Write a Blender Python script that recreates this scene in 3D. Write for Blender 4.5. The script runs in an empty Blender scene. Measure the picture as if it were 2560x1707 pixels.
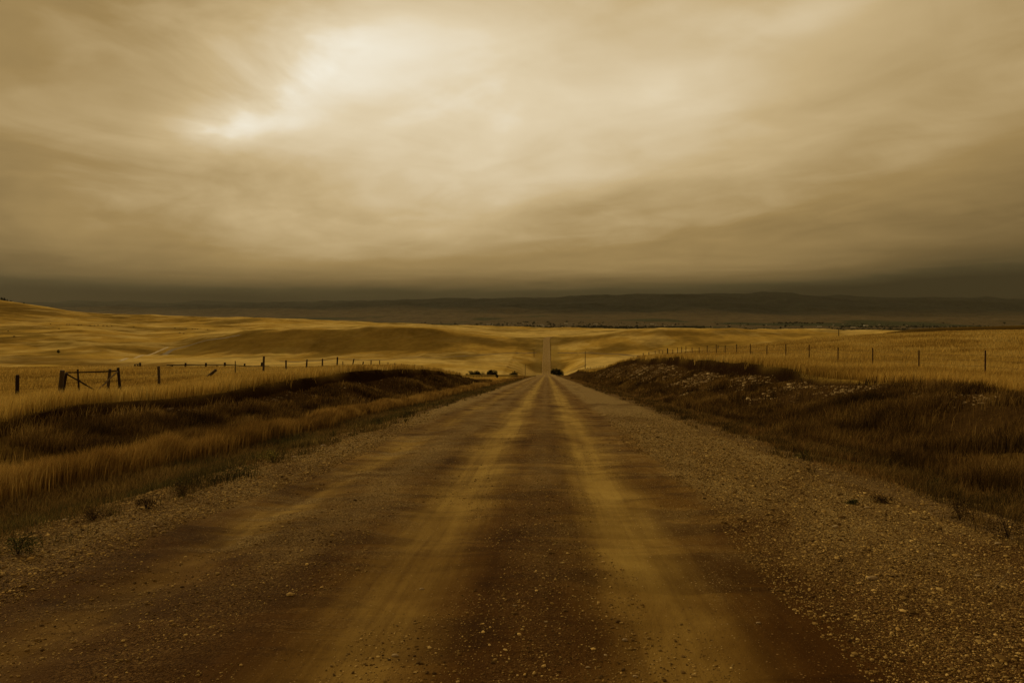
import bpy, math, random
import numpy as np
from mathutils import Vector

S = bpy.context.scene
COL = S.collection
rng = np.random.default_rng(7)
random.seed(7)

# ------------------------------------------------------------------ camera
F = 1707.0      # focal length in photo pixels (24 mm on 36 mm)
CX = 1367.0     # column the road heads to
HZ = 790.0      # eye-level row
cam = bpy.data.cameras.new('camera')
camo = bpy.data.objects.new('camera', cam)
COL.objects.link(camo)
cam.lens = 24.0; cam.sensor_width = 36.0
cam.shift_x = (1280 - CX) / 2560.0
cam.shift_y = -(853.5 - HZ) / 2560.0
cam.clip_start = 0.1; cam.clip_end = 60000
camo.location = (0, 0, 0)
camo.rotation_euler = (math.radians(90), 0, 0)
S.camera = camo
S.render.resolution_x = 1024; S.render.resolution_y = 682
S.view_settings.view_transform = 'Standard'; S.view_settings.look = 'None'
S.view_settings.exposure = 0.0; S.view_settings.gamma = 1.0
S.cycles.max_bounces = 5; S.cycles.diffuse_bounces = 2; S.cycles.transmission_bounces = 2
S.cycles.volume_bounces = 0

def lin(c):
    c = np.asarray(c, float) / 255.0
    return tuple(np.where(c <= .04045, c / 12.92, ((c + .055) / 1.055) ** 2.4))

# ------------------------------------------------------------------ node expressions
class E:
    """A scalar socket that can be combined with arithmetic."""
    nt = None
    def __init__(s, v): s.v = v
    @staticmethod
    def m(op, *a, clamp=False):
        n = E.nt.nodes.new('ShaderNodeMath'); n.operation = op; n.use_clamp = clamp
        for i, x in enumerate(a):
            x = x.v if isinstance(x, E) else x
            if isinstance(x, (int, float)): n.inputs[i].default_value = float(x)
            else: E.nt.links.new(x, n.inputs[i])
        return E(n.outputs[0])
    def __add__(s, o): return E.m('ADD', s, o)
    __radd__ = __add__
    def __sub__(s, o): return E.m('SUBTRACT', s, o)
    def __rsub__(s, o): return E.m('SUBTRACT', o, s)
    def __mul__(s, o): return E.m('MULTIPLY', s, o)
    __rmul__ = __mul__
    def __truediv__(s, o): return E.m('DIVIDE', s, o)
    def abs(s): return E.m('ABSOLUTE', s)
    def clamp(s): return E.m('ADD', s, 0.0, clamp=True)

def sstep(x, a, b):
    n = E.nt.nodes.new('ShaderNodeMapRange'); n.interpolation_type = 'SMOOTHSTEP'
    E.nt.links.new(x.v, n.inputs[0]); n.inputs[1].default_value = a; n.inputs[2].default_value = b
    return E(n.outputs[0])

def bump_fn(x, c, w, soft):      # 1 inside c +- w, soft edges
    return 1 - sstep((x - c).abs(), w - soft, w + soft)

def sep(sock):
    n = E.nt.nodes.new('ShaderNodeSeparateXYZ'); E.nt.links.new(sock, n.inputs[0])
    return E(n.outputs[0]), E(n.outputs[1]), E(n.outputs[2])

def comb(x, y, z):
    n = E.nt.nodes.new('ShaderNodeCombineXYZ')
    for i, v in enumerate((x, y, z)):
        if isinstance(v, E): E.nt.links.new(v.v, n.inputs[i])
        else: n.inputs[i].default_value = v
    return n.outputs[0]

def noise(vec, scale, detail=4, rough=.5, dist=0.0):
    n = E.nt.nodes.new('ShaderNodeTexNoise'); E.nt.links.new(vec, n.inputs['Vector'])
    n.inputs['Scale'].default_value = scale; n.inputs['Detail'].default_value = detail
    n.inputs['Roughness'].default_value = rough; n.inputs['Distortion'].default_value = dist
    return E(n.outputs[0])

def voronoi(vec, scale, feature='F1', rnd=1.0):
    n = E.nt.nodes.new('ShaderNodeTexVoronoi'); n.feature = feature; E.nt.links.new(vec, n.inputs['Vector'])
    n.inputs['Scale'].default_value = scale; n.inputs['Randomness'].default_value = rnd
    return n

def ramp(x, stops, interp='LINEAR'):
    n = E.nt.nodes.new('ShaderNodeValToRGB'); cr = n.color_ramp; cr.interpolation = interp
    while len(cr.elements) < len(stops): cr.elements.new(0.5)
    for e, (p, c) in zip(cr.elements, stops):
        e.position = p
        e.color = (*c, 1) if not isinstance(c, (int, float)) else (c, c, c, 1)
    E.nt.links.new(x.v, n.inputs[0]); return n.outputs[0]

def mixc(f, a, b, mode='MIX'):
    n = E.nt.nodes.new('ShaderNodeMix'); n.data_type = 'RGBA'; n.blend_type = mode
    for i, v in ((0, f), (6, a), (7, b)):
        if isinstance(v, E): v = v.v
        if isinstance(v, (int, float)): n.inputs[i].default_value = v
        elif isinstance(v, tuple): n.inputs[i].default_value = (*v, 1)
        else: E.nt.links.new(v, n.inputs[i])
    return n.outputs[2]

def scale_col(c, f):     # colour * scalar
    n = E.nt.nodes.new('ShaderNodeVectorMath'); n.operation = 'SCALE'
    E.nt.links.new(c, n.inputs[0]); E.nt.links.new(f.v, n.inputs['Scale']); return n.outputs[0]

# ------------------------------------------------------------------ world: overcast sky, sun behind cloud ahead left
SUN_AZ, SUN_EL = math.radians(-52), math.radians(24)
W = bpy.data.worlds.new('World'); S.world = W; W.use_nodes = True
nt = W.node_tree; nt.nodes.clear(); E.nt = nt
tc = nt.nodes.new('ShaderNodeTexCoord')
dx, dy, dz = sep(tc.outputs['Generated'])
az = E.m('ARCTAN2', dx, dy); el = E.m('ARCSINE', dz)
zc = E.m('MAXIMUM', dz, 0.0) + 0.10
ca, sa = math.cos(math.radians(38)), math.sin(math.radians(38))
px_, py_ = dx / zc, dy / zc
along = py_ * ca - px_ * sa
across = px_ * ca + py_ * sa
vec1 = comb(across * 1.0, along * 0.50, 0.0)
n1 = noise(vec1, 1.1, 5, .5, .15) - .5
n2 = noise(comb(across * 1.0, along * 0.7, 3.7), 2.6, 5, .5, .9) - .5
n3 = noise(comb(az * 1.0 + el * .5, el * 2.4, 1.3), 4.2, 5, .55, .5) - .5
prof = sstep(el, 0.0, 1.0)
fc = nt.nodes.new('ShaderNodeFloatCurve')
nt.links.new(el.v, fc.inputs[1])
pts = [(0, .03), (.018, .035), (.030, .06), (.042, .17), (.054, .33), (.072, .46), (.10, .54), (.17, .61), (.24, .70), (.34, .72), (.46, .63), (.8, .60), (1, .56)]
cv = fc.mapping.curves[0]
while len(cv.points) < len(pts): cv.points.new(.5, .5)
for p, (a, b) in zip(cv.points, pts): p.location = (a, b); p.handle_type = 'AUTO_CLAMPED'
fc.mapping.update()
base = E(fc.outputs[0])
upm = sstep(el, 0.06, 0.14)
b = base + n1 * (0.18 * upm + 0.03) + n2 * (0.09 * upm + 0.05) + n3 * (.17 * upm + .07)
wa, we = az + n3 * .22, el + n1 * .12
def blob(px, py, sx, sy, amp, rot=0.0, wob=True):
    global b
    a0 = math.atan((px - CX) / F); e0 = math.atan((HZ - py) / F * math.cos(a0))
    A, B = (wa, we) if wob else (az, el)
    u, v = A - a0, B - e0
    c, s_ = math.cos(math.radians(rot)), math.sin(math.radians(rot))
    uu = (u * c + v * s_) / (sx / F); vv = (v * c - u * s_) / (sy / F)
    g = E.m('EXPONENT', (uu * uu + vv * vv) * -0.5)
    b = b + g * amp
blob(860, 190, 190, 65, .11, 32); blob(600, 335, 100, 30, .15, 5); blob(780, 280, 470, 210, .12, 22); blob(1350, 300, 560, 190, .06, 8)
blob(560, 345, 50, 14, .07, 0)
blob(-80, 350, 330, 360, -.20); blob(100, 20, 420, 160, -.12, -10); blob(2600, 0, 320, 160, -.06); blob(2680, 520, 300, 260, -.22)
blob(2150, 380, 200, 90, -.04, 25); blob(2480, 270, 220, 35, .06, 22); blob(1950, 110, 420, 60, .05, 22)
blob(1000, 610, 260, 30, .06, 8, False); blob(350, 705, 420, 13, .09, 0, False)
blob(1650, 620, 500, 30, -.06, 4); blob(2560, 690, 300, 50, -.09, 0, False); blob(1500, 560, 300, 60, -.04, 12)
blob(1150, 330, 350, 110, .03)
mist = noise(comb(az * 4.0, el * 42.0, 5.5), 1.0, 4, .6, .5) - .5
b = b + mist * .22 * (sstep(el, .012, .04) * (1 - sstep(el, .05, .13)))
b = b * (0.62 + 0.38 * sstep(dy, -0.7, 0.45))
cl = ramp(b.clamp(), [(0, lin((42, 34, 14))), (.12, lin((64, 54, 29))), (.30, lin((112, 91, 53))), (.5, lin((158, 131, 82))),
                      (.68, lin((199, 174, 128))), (.85, lin((227, 209, 174))), (1, lin((253, 248, 232)))])
sky = nt.nodes.new('ShaderNodeTexSky'); sky.sky_type = 'NISHITA'; sky.sun_disc = False
sky.sun_elevation = SUN_EL; sky.sun_rotation = SUN_AZ
bg1 = nt.nodes.new('ShaderNodeBackground'); nt.links.new(sky.outputs[0], bg1.inputs[0]); bg1.inputs[1].default_value = 0.05
bg2 = nt.nodes.new('ShaderNodeBackground'); nt.links.new(cl, bg2.inputs[0]); bg2.inputs[1].default_value = 1.0
mx = nt.nodes.new('ShaderNodeMixShader'); mx.inputs[0].default_value = 0.985     # cloud cover over the clear sky
nt.links.new(bg1.outputs[0], mx.inputs[1]); nt.links.new(bg2.outputs[0], mx.inputs[2])
wo = nt.nodes.new('ShaderNodeOutputWorld'); nt.links.new(mx.outputs[0], wo.inputs[0])

sd = Vector((math.sin(SUN_AZ) * math.cos(SUN_EL), math.cos(SUN_AZ) * math.cos(SUN_EL), math.sin(SUN_EL)))
sl = bpy.data.lights.new('sun', 'SUN'); sl.energy = 1.5; sl.angle = math.radians(12); sl.color = (1.0, .78, .36)
so = bpy.data.objects.new('sun', sl); COL.objects.link(so)
so.rotation_euler = sd.to_track_quat('Z', 'Y').to_euler(); so.location = (-60, 150, 90)

# ------------------------------------------------------------------ numeric helpers
_tab = rng.random((256, 256))
def vnoise(x, y):
    xi = np.floor(x).astype(int); yi = np.floor(y).astype(int)
    fx = x - xi; fy = y - yi
    fx = fx * fx * fx * (fx * (fx * 6 - 15) + 10); fy = fy * fy * fy * (fy * (fy * 6 - 15) + 10)
    x0, x1, y0, y1 = xi & 255, (xi + 1) & 255, yi & 255, (yi + 1) & 255
    a = _tab[x0, y0]; b_ = _tab[x1, y0]; c = _tab[x0, y1]; d = _tab[x1, y1]
    return (a + (b_ - a) * fx) * (1 - fy) + (c + (d - c) * fx) * fy - .5      # -0.5 .. 0.5
def fbm(x, y, oct=4, rough=.5, seed=0.0):
    t = 0; amp = 1.0; ca, sa = .8, .6
    x = x + seed * 17.3; y = y + seed * 31.7
    for i in range(oct):
        t = t + vnoise(x, y) * amp
        x, y = (x * ca - y * sa) * 2.03 + 5.1, (x * sa + y * ca) * 2.03 + 9.7
        amp *= rough
    return t
def smooth(t, a, b):
    t = np.clip((t - a) / (b - a), 0, 1); return t * t * (3 - 2 * t)

def pchip(x, y, xq):
    """monotone cubic along axis 0; y may be 2-D."""
    x = np.asarray(x, float); y = np.asarray(y, float); xq = np.asarray(xq, float)
    one = y.ndim == 1
    if one: y = y[:, None]
    h = np.diff(x)[:, None]; dl = np.diff(y, axis=0) / h
    m = np.zeros_like(y)
    w1 = 2 * h[1:] + h[:-1]; w2 = h[1:] + 2 * h[:-1]
    with np.errstate(divide='ignore', invalid='ignore'):
        hm = (w1 + w2) / (w1 / dl[:-1] + w2 / dl[1:])
    m[1:-1] = np.where(dl[:-1] * dl[1:] > 0, np.nan_to_num(hm), 0)
    m[0] = dl[0]; m[-1] = dl[-1]
    q = np.clip(xq, x[0], x[-1]); k = np.clip(np.searchsorted(x, q, side='right') - 1, 0, len(x) - 2)
    t = ((q - x[k]) / (x[k + 1] - x[k]))[:, None]; hh = h[k]
    r = ((1 + 2 * t) * (1 - t) ** 2) * y[k] + t * (1 - t) ** 2 * hh * m[k] + t * t * (3 - 2 * t) * y[k + 1] + t * t * (t - 1) * hh * m[k + 1]
    return r[:, 0] if one else r

# ------------------------------------------------------------------ lie of the land
# one line per distance: (distance, [(photo column, photo row of the ground there), ...])
LAND = [
 (6,   [(0, 1480), (2560, 1400)]),
 (12,  [(0, 1160), (2560, 1105)]),
 (20,  [(0, 1026), (200, 1014), (2300, 990), (2560, 994)]),
 (31,  [(0, 1022), (200, 1014), (400, 996), (640, 972), (2140, 948), (2463, 950), (2560, 950)]),
 (42,  [(0, 980), (398, 968), (640, 945), (2000, 924), (2250, 926), (2560, 924)]),
 (55,  [(0, 948), (500, 944), (800, 932), (950, 928), (1790, 908), (2000, 904), (2560, 898)]),
 (78,  [(0, 932), (640, 930), (900, 925), (1060, 925), (1670, 895), (1800, 891), (2100, 882), (2560, 870)]),
 (100, [(0, 927), (640, 926), (1000, 924), (1130, 932), (1605, 894), (1710, 889), (1900, 876), (2300, 853), (2560, 846)]),
 (125, [(0, 926), (640, 926), (1020, 926), (1170, 946), (1558, 905), (1640, 893), (1750, 884), (1920, 868), (2300, 842), (2560, 834)]),
 (155, [(0, 928), (640, 928), (1020, 932), (1190, 952), (1520, 916), (1600, 900), (1750, 882), (1920, 864), (2100, 850), (2300, 836), (2560, 829)]),
 (200, [(0, 936), (640, 936), (1050, 938), (1180, 950), (1300, 948), (1480, 930), (1560, 915), (1700, 890), (1850, 870), (2050, 847), (2300, 834), (2560, 828)]),
 (260, [(0, 940), (640, 940), (1050, 944), (1180, 944), (1300, 941), (1440, 930), (1500, 922), (1700, 908), (1850, 885), (2050, 856), (2300, 842), (2560, 834)]),
 (350, [(0, 952), (640, 950), (1050, 946), (1180, 937), (1300, 937), (1400, 935), (1440, 925), (1500, 926), (1700, 920), (1850, 898), (2050, 862), (2180, 838), (2300, 822), (2560, 814)]),
 (480, [(0, 950), (640, 955), (1180, 952), (1320, 950), (1420, 948), (1560, 938), (1700, 930), (1850, 905), (2050, 880), (2300, 845), (2560, 826)]),
 (620, [(0, 918), (400, 922), (850, 921), (1180, 930), (1320, 935), (1420, 934), (1560, 920), (1700, 908), (1850, 893), (2050, 880), (2300, 850), (2560, 835)]),
 (700, [(0, 900), (200, 902), (400, 903), (850, 905), (1100, 908), (1320, 919), (1420, 918), (1560, 905), (1700, 898), (2050, 872), (2300, 848), (2560, 835)]),
 (760, [(0, 884), (200, 893), (400, 899), (850, 901), (1100, 900), (1320, 905), (1440, 903), (1560, 900), (1700, 890), (2050, 868), (2300, 846), (2560, 834)]),
 (850, [(0, 866), (200, 876), (400, 890), (640, 886), (850, 884), (1050, 882), (1320, 887), (1440, 887), (1560, 884), (1700, 874), (2050, 855), (2560, 832)]),
 (960, [(0, 846), (200, 852), (330, 862), (430, 872), (640, 845), (850, 846), (1050, 848), (1180, 858), (1310, 864), (1440, 862), (1560, 850), (1700, 842), (2050, 838), (2560, 830)]),
 (1060, [(0, 832), (200, 838), (330, 846), (430, 858), (540, 836), (640, 823), (760, 817), (1050, 817), (1150, 831), (1300, 842), (1440, 840), (1560, 827), (1700, 820), (1850, 820), (2050, 822), (2200, 827), (2560, 827)]),
 (1180, [(0, 819), (200, 824), (400, 842), (560, 834), (700, 826), (1050, 825), (1300, 846), (1440, 846), (1560, 838), (1700, 832), (2050, 832), (2560, 830)]),
 (1400, [(0, 803), (200, 812), (400, 824), (560, 826), (700, 820), (1050, 816), (1180, 825), (1300, 838), (1440, 836), (1560, 829), (1700, 830), (2560, 830)]),
 (1700, [(0, 776), (200, 797), (400, 808), (640, 810), (1050, 814), (1200, 823), (1320, 830), (1440, 828), (1560, 824), (1700, 828), (2560, 830)]),
 (2050, [(-100, 735), (0, 751), (100, 764), (200, 778), (330, 786), (640, 794), (850, 802), (1000, 808), (1180, 814), (1360, 818), (1440, 819), (1640, 823), (2560, 828)]),
 (2300, [(0, 765), (200, 790), (640, 806), (1180, 821), (1440, 825), (2560, 832)]),
 (3200, [(0, 850), (2560, 855)]),
 (4800, [(0, 832), (2560, 834)]),
 (6200, [(0, 819), (2560, 821)]),
 (7600, [(0, 811), (1300, 811), (2560, 813)]),
 (9000, [(0, 800), (1180, 800), (1400, 797), (1640, 803), (2560, 806)]),
 (11000, [(0, 788), (1000, 787), (1250, 784), (1640, 794), (2560, 796)]),
 (13500, [(0, 772), (1000, 770), (1640, 778), (2100, 780), (2560, 785)]),
 (16500, [(0, 772), (1000, 764), (1640, 752), (2100, 760), (2560, 768)]),
 (20000, [(0, 762), (640, 764), (1100, 752), (1400, 744), (1640, 737), (1900, 736), (2100, 744), (2300, 750), (2560, 753)]),
 (24000, [(0, 760), (2560, 745)]),
]
PXG = np.arange(-1500, 4200, 6.0)
_rows = []
for Y, pr in LAND:
    xs = [p[0] for p in pr]; ys = [p[1] for p in pr]
    r = pchip(xs, ys, np.clip(PXG, xs[0], xs[-1])) if len(xs) > 2 else np.interp(PXG, xs, ys)
    _rows.append(-(r - HZ) / F * Y)
LY = np.log([r[0] for r in LAND])
LYG = np.arange(LY[0], LY[-1], .008)
ZT = pchip(LY, np.array(_rows), LYG)
for _ in range(4):      # soften the knots
    ZT[1:-1] = (ZT[:-2] + 2 * ZT[1:-1] + ZT[2:]) / 4
    ZT[:, 1:-1] = (ZT[:, :-2] + 2 * ZT[:, 1:-1] + ZT[:, 2:]) / 4
def field(X, Y):
    Ye = np.clip(Y, 6.0, 23999.0)
    px = np.clip(CX + F * X / Ye, PXG[0], PXG[-2]); a = (px - PXG[0]) / 6.0
    i = np.clip(a.astype(int), 0, len(PXG) - 2); fa = a - i
    c = np.clip((np.log(Ye) - LYG[0]) / .008, 0, len(LYG) - 1.001); j = c.astype(int); fb = c - j
    return (ZT[j, i] * (1 - fa) + ZT[j, i + 1] * fa) * (1 - fb) + (ZT[j + 1, i] * (1 - fa) + ZT[j + 1, i + 1] * fa) * fb

SL = (930 - HZ) / F
RY = [-200, -60, 0, 60, 150, 240, 310, 350, 385, 450, 550, 640, 700, 745, 800, 900, 1000, 1040, 1070, 1120, 1400]
RZ = [-1.7 + 200 * SL, -1.7 + 60 * SL, -1.7, -1.7 - 60 * SL, -1.7 - 150 * SL, -1.7 - 240 * SL, -(941 - HZ) / F * 310, -(937.3 - HZ) / F * 350, -(939.5 - HZ) / F * 385,
      -40.5, -52, -60.0, -62.6, -63.2, -(907 - HZ) / F * 800, -(880 - HZ) / F * 900, -(855 - HZ) / F * 1000, -(846.5 - HZ) / F * 1040, -(842 - HZ) / F * 1070, -(843.5 - HZ) / F * 1120, -(845 - HZ) / F * 1400]
_RG = np.arange(-200, 1400, 2.0); _RT = pchip(RY, RZ, _RG)
for _ in range(6): _RT[1:-1] = (_RT[:-2] + 2 * _RT[1:-1] + _RT[2:]) / 4
def roadz(Y): return np.interp(Y, _RG, _RT)
def bendx(Y): return np.where(Y > 1030, (np.maximum(Y - 1030, 0) ** 2) * .0035, 0.0)   # swings right past the top

def banks(Y):
    n = fbm(Y / 14.0, Y * 0 + .5, 3); n2_ = fbm(Y / 11.0, Y * 0 + 7.5, 3)
    far = smooth(Y, 300, 650)
    return (14.0 + 1.0 * n) * (1 - far) + 24 * far * 1.7, (14.2 + 1.6 * n2_) * (1 - far) + 40 * far

def ground(X, Y, detail=True):
    """height of the ground sheet and the zone values used for colour"""
    Xr = X - bendx(Y)
    f = field(X, Y)
    d = np.hypot(X, Y)
    if detail:
        f = f + fbm(X / 5, Y / 5, 3) * .16 * smooth(d, 5, 30) + fbm(X / 28, Y / 28, 3, seed=2) * .3 * smooth(d, 25, 80) * (1 - smooth(d, 110, 170) * .6)
        hb = smooth(Y, 500, 800) * (1 - smooth(Y, 2600, 3200))
        w = fbm(X / 120, Y / 120, 2, seed=4) * 50
        f = f + hb * (fbm((X + w) / 75, (Y + w) / 160, 5, .5, 5) * 3.4 - np.abs(fbm((X - w) / 110, (Y + w) / 200, 4, .5, 6)) * 5.0 + .6) * (.35 + .65 * smooth(np.abs(Xr), 15, 120))
        mt = smooth(Y, 8000, 12000)
        f = f + mt * (np.abs(fbm(X / 2600, Y / 2600, 5, .55, 8)) * -240 + fbm(X / 1500, Y / 1500, 4, .5, 9) * 90 + 50) * smooth(Y, 8000, 17000) + smooth(Y, 7600, 9500) * fbm(X / 500, Y / 700, 4, .5, 3) * 26
    L, R = banks(Y)
    left = Xr < 0
    s = np.abs(Xr)
    top = np.where(left, L, R)
    far = smooth(Y, 250, 500)
    foot = np.where(left, 9.3, 7.6) * (1 - far) + 7.0 * far
    edge = np.where(left, 5.3, 4.9)
    r = roadz(Y)
    dd = np.where(left, .42, .30) * (1 - far) + .5 * far
    ditch = -smooth(s, edge, edge + 2.2) * dd
    under = (1 - smooth(s, edge - .9, edge)) * (0.12 + .9 * smooth(Y, 120, 500))
    c = r + ditch - under + (fbm(X / 1.7, Y / 1.7, 3, seed=1) * .10 + .00) * smooth(s, edge, edge + 1.5) * (detail * 1.0)
    t = np.clip((s - foot) / (top - foot), 0, 1)
    up = np.maximum(f - c, 0)
    lip = smooth(t, .945, 1.0)
    brk = np.clip(1.0 + .6 * fbm(Y / 5.0, Y * 0 + 2.2, 3), .6, 1.2) * np.where(left, .9 * smooth(Y, 9, 15), smooth(Y, 20, 46))
    drop = np.clip(up * .34, 0, .75) * brk / np.maximum(np.abs(f - c), .05)
    P = (1 - np.cos(t * math.pi)) / 2 * (.65) + t * .35
    P = np.where(f > c, P * (1 - drop) + lip * drop, P)
    bank = smooth(t, .02, .12) * (1 - smooth(t, .96, 1.0))
    z = c * (1 - P) + f * P
    if detail:
        z = z + bank * (fbm(X / 3.2, Y / 3.2, 4, .55, 11) * .45 * (1 - .7 * smooth(t, .55, .95)) + fbm(X / .8, Y / .8, 2, .5, 12) * .10) * np.clip(up / 1.5, .2, 1)
    z = np.where(Y > 1300, f, z)
    return z, dict(t=t, s=s, bank=bank, up=up, left=left, lip=smooth(t, .91, .94) * (1 - smooth(t, .995, 1.02)) * np.clip(up, 0, 1) * np.clip(brk, 0, 1), edge=edge)

def gz(x, y): return float(ground(np.array([float(x)]), np.array([float(y)]))[0][0])
def hit(px, py, y0=500, y1=9000):
    """where the sight line through a photo point meets the land beyond distance y0"""
    ys = np.exp(np.linspace(math.log(y0), math.log(y1), 2500)); xs = (px - CX) / F * ys
    z = ground(xs, ys)[0]; row = HZ - z / ys * F
    k = np.argmax(row <= py)
    if row[k] > py: k = int(np.argmin(row))
    return float(xs[k]), float(ys[k]), float(z[k])

# ------------------------------------------------------------------ mesh helpers
def mesh_obj(name, V, Fc, mat=None, parent=None, smooth_=False, cols=None, colname='tint', mats=None, midx=None):
    me = bpy.data.meshes.new(name)
    V = np.asarray(V, np.float32)
    if isinstance(Fc, np.ndarray):
        n, k = Fc.shape
        me.vertices.add(len(V)); me.vertices.foreach_set('co', V.ravel())
        me.loops.add(n * k); me.loops.foreach_set('vertex_index', Fc.astype(np.int32).ravel())
        me.polygons.add(n); me.polygons.foreach_set('loop_start', np.arange(0, n * k, k, dtype=np.int32))
        me.polygons.foreach_set('loop_total', np.full(n, k, dtype=np.int32))
        me.update(calc_edges=True)
    else:
        me.from_pydata([tuple(map(float, v)) for v in V], [], Fc); me.update()
    if mats:
        for m in mats: me.materials.append(m)
        me.polygons.foreach_set('material_index', np.asarray(midx, np.int32))
    elif mat: me.materials.append(mat)
    if cols is not None:
        a = me.color_attributes.new(colname, 'FLOAT_COLOR', 'POINT')
        c = np.ones((len(V), 4), np.float32); c[:, :cols.shape[1]] = cols
        a.data.foreach_set('color', c.ravel())
    me.polygons.foreach_set('use_smooth', np.full(len(me.polygons), smooth_))
    o = bpy.data.objects.new(name, me); COL.objects.link(o)
    if parent: o.parent = parent
    return o

def tag(o, label, cat, group=None, kind=None):
    if label: o['label'] = label
    if cat: o['category'] = cat
    if group: o['group'] = group
    if kind: o['kind'] = kind
    return o
def empty(name, loc, rz=0.0):
    o = bpy.data.objects.new(name, None); COL.objects.link(o); o.location = loc; o.rotation_euler = (0, 0, rz)
    o.empty_display_size = .3; return o

def tube(path, radii, n=7, rough=0.0, cap=True):
    """lofted round bar along a path, slightly irregular"""
    path = [Vector(p) for p in path]; V = []; Fc = []
    for i, p in enumerate(path):
        t = (path[min(i + 1, len(path) - 1)] - path[max(i - 1, 0)]).normalized()
        a = t.cross(Vector((0, 0, 1)) if abs(t.z) < .9 else Vector((1, 0, 0))).normalized(); bb = t.cross(a)
        for k in range(n):
            th = 2 * math.pi * k / n; rr = radii[i] * (1 + random.uniform(-rough, rough))
            V.append(p + a * math.cos(th) * rr + bb * math.sin(th) * rr)
    for i in range(len(path) - 1):
        for k in range(n):
            Fc.append((i * n + k, i * n + (k + 1) % n, (i + 1) * n + (k + 1) % n, (i + 1) * n + k))
    if cap: Fc.append(tuple(range(n))[::-1]); Fc.append(tuple(range((len(path) - 1) * n, len(path) * n)))
    return V, Fc
def join(parts):
    V = []; Fc = []
    for v, f in parts:
        o = len(V); V += list(v); Fc += [tuple(i + o for i in q) for q in f]
    return V, Fc
def box(x0, x1, y0, y1, z0, z1):
    V = [(x, y, z) for z in (z0, z1) for y in (y0, y1) for x in (x0, x1)]
    return V, [(0, 2, 3, 1), (4, 5, 7, 6), (0, 1, 5, 4), (2, 6, 7, 3), (0, 4, 6, 2), (1, 3, 7, 5)]

# ------------------------------------------------------------------ materials
def new_mat(name):
    m = bpy.data.materials.new(name); m.use_nodes = True
    m.node_tree.nodes.clear(); E.nt = m.node_tree
    out = m.node_tree.nodes.new('ShaderNodeOutputMaterial')
    p = m.node_tree.nodes.new('ShaderNodeBsdfPrincipled'); m.node_tree.links.new(p.outputs[0], out.inputs[0])
    return m, p, out
def bump(p, h, strength, dist):
    n = E.nt.nodes.new('ShaderNodeBump'); n.inputs['Strength'].default_value = strength; n.inputs['Distance'].default_value = dist
    E.nt.links.new(h.v, n.inputs['Height']); E.nt.links.new(n.outputs[0], p.inputs['Normal']); return n
def objco():
    return E.nt.nodes.new('ShaderNodeTexCoord').outputs['Object']
def attr(name):
    n = E.nt.nodes.new('ShaderNodeAttribute'); n.attribute_name = name; return n.outputs['Color']

def ground_material(name, fine=True):
    m, p, out = new_mat(name)
    co = objco(); x, y, z = sep(co)
    tint = attr('tint')
    big = noise(comb(x, y * .5, 0.0), .018, 5, .6, .8)
    mid = noise(comb(x, y * .6, 2.0), .16, 4, .6, .3)
    fin = noise(co, 2.6, 5, .7)
    fa = 1 - sstep(y, 250, 800) * .65
    v = (.42 + 1.16 * big) * (.62 + .76 * mid) * (1 + (fin - .5) * .9 * fa)
    col = scale_col(tint, v)
    col = mixc(sstep(big, .52, .72) * .35, col, mixc(1.0, col, (.72, .86, .75), 'MULTIPLY'))
    if fine:     # small pale stones lying in the bare soil
        vo = voronoi(co, 7.0); sel = sstep(E(vo.outputs['Distance']), .16, .08)
        rnd = sep(vo.outputs['Color'])[0]
        at = E.nt.nodes.new('ShaderNodeAttribute'); at.attribute_name = 'stones'
        k = sel * sstep(rnd, .35, .5) * E(at.outputs['Fac'])
        col = mixc(k, col, (.42, .32, .20))
    E.nt.links.new(col, p.inputs['Base Color'])
    p.inputs['Roughness'].default_value = 1.0; p.inputs['Specular IOR Level'].default_value = .0
    bump(p, fin + mid * 1.5, .9, .25)
    return m

def hill_material(name):
    m, p, out = new_mat(name)
    co = objco(); x, y, z = sep(co); tint = attr('tint')
    a = noise(comb(x, y * .7, 0.0), .0011, 6, .62, 1.0)
    c = noise(comb(x, y * .7, 5.0), .006, 6, .7, .5)
    forest = sstep(a + c * .5, .80, .93) * sstep(z, -60, 160)
    col = scale_col(tint, .15 + 1.7 * c)
    col = mixc(forest * .75, col, (.030, .032, .018))
    E.nt.links.new(col, p.inputs['Base Color']); p.inputs['Roughness'].default_value = 1.0
    p.inputs['Specular IOR Level'].default_value = .05
    bump(p, c, 1.0, 120.0)
    return m

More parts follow.
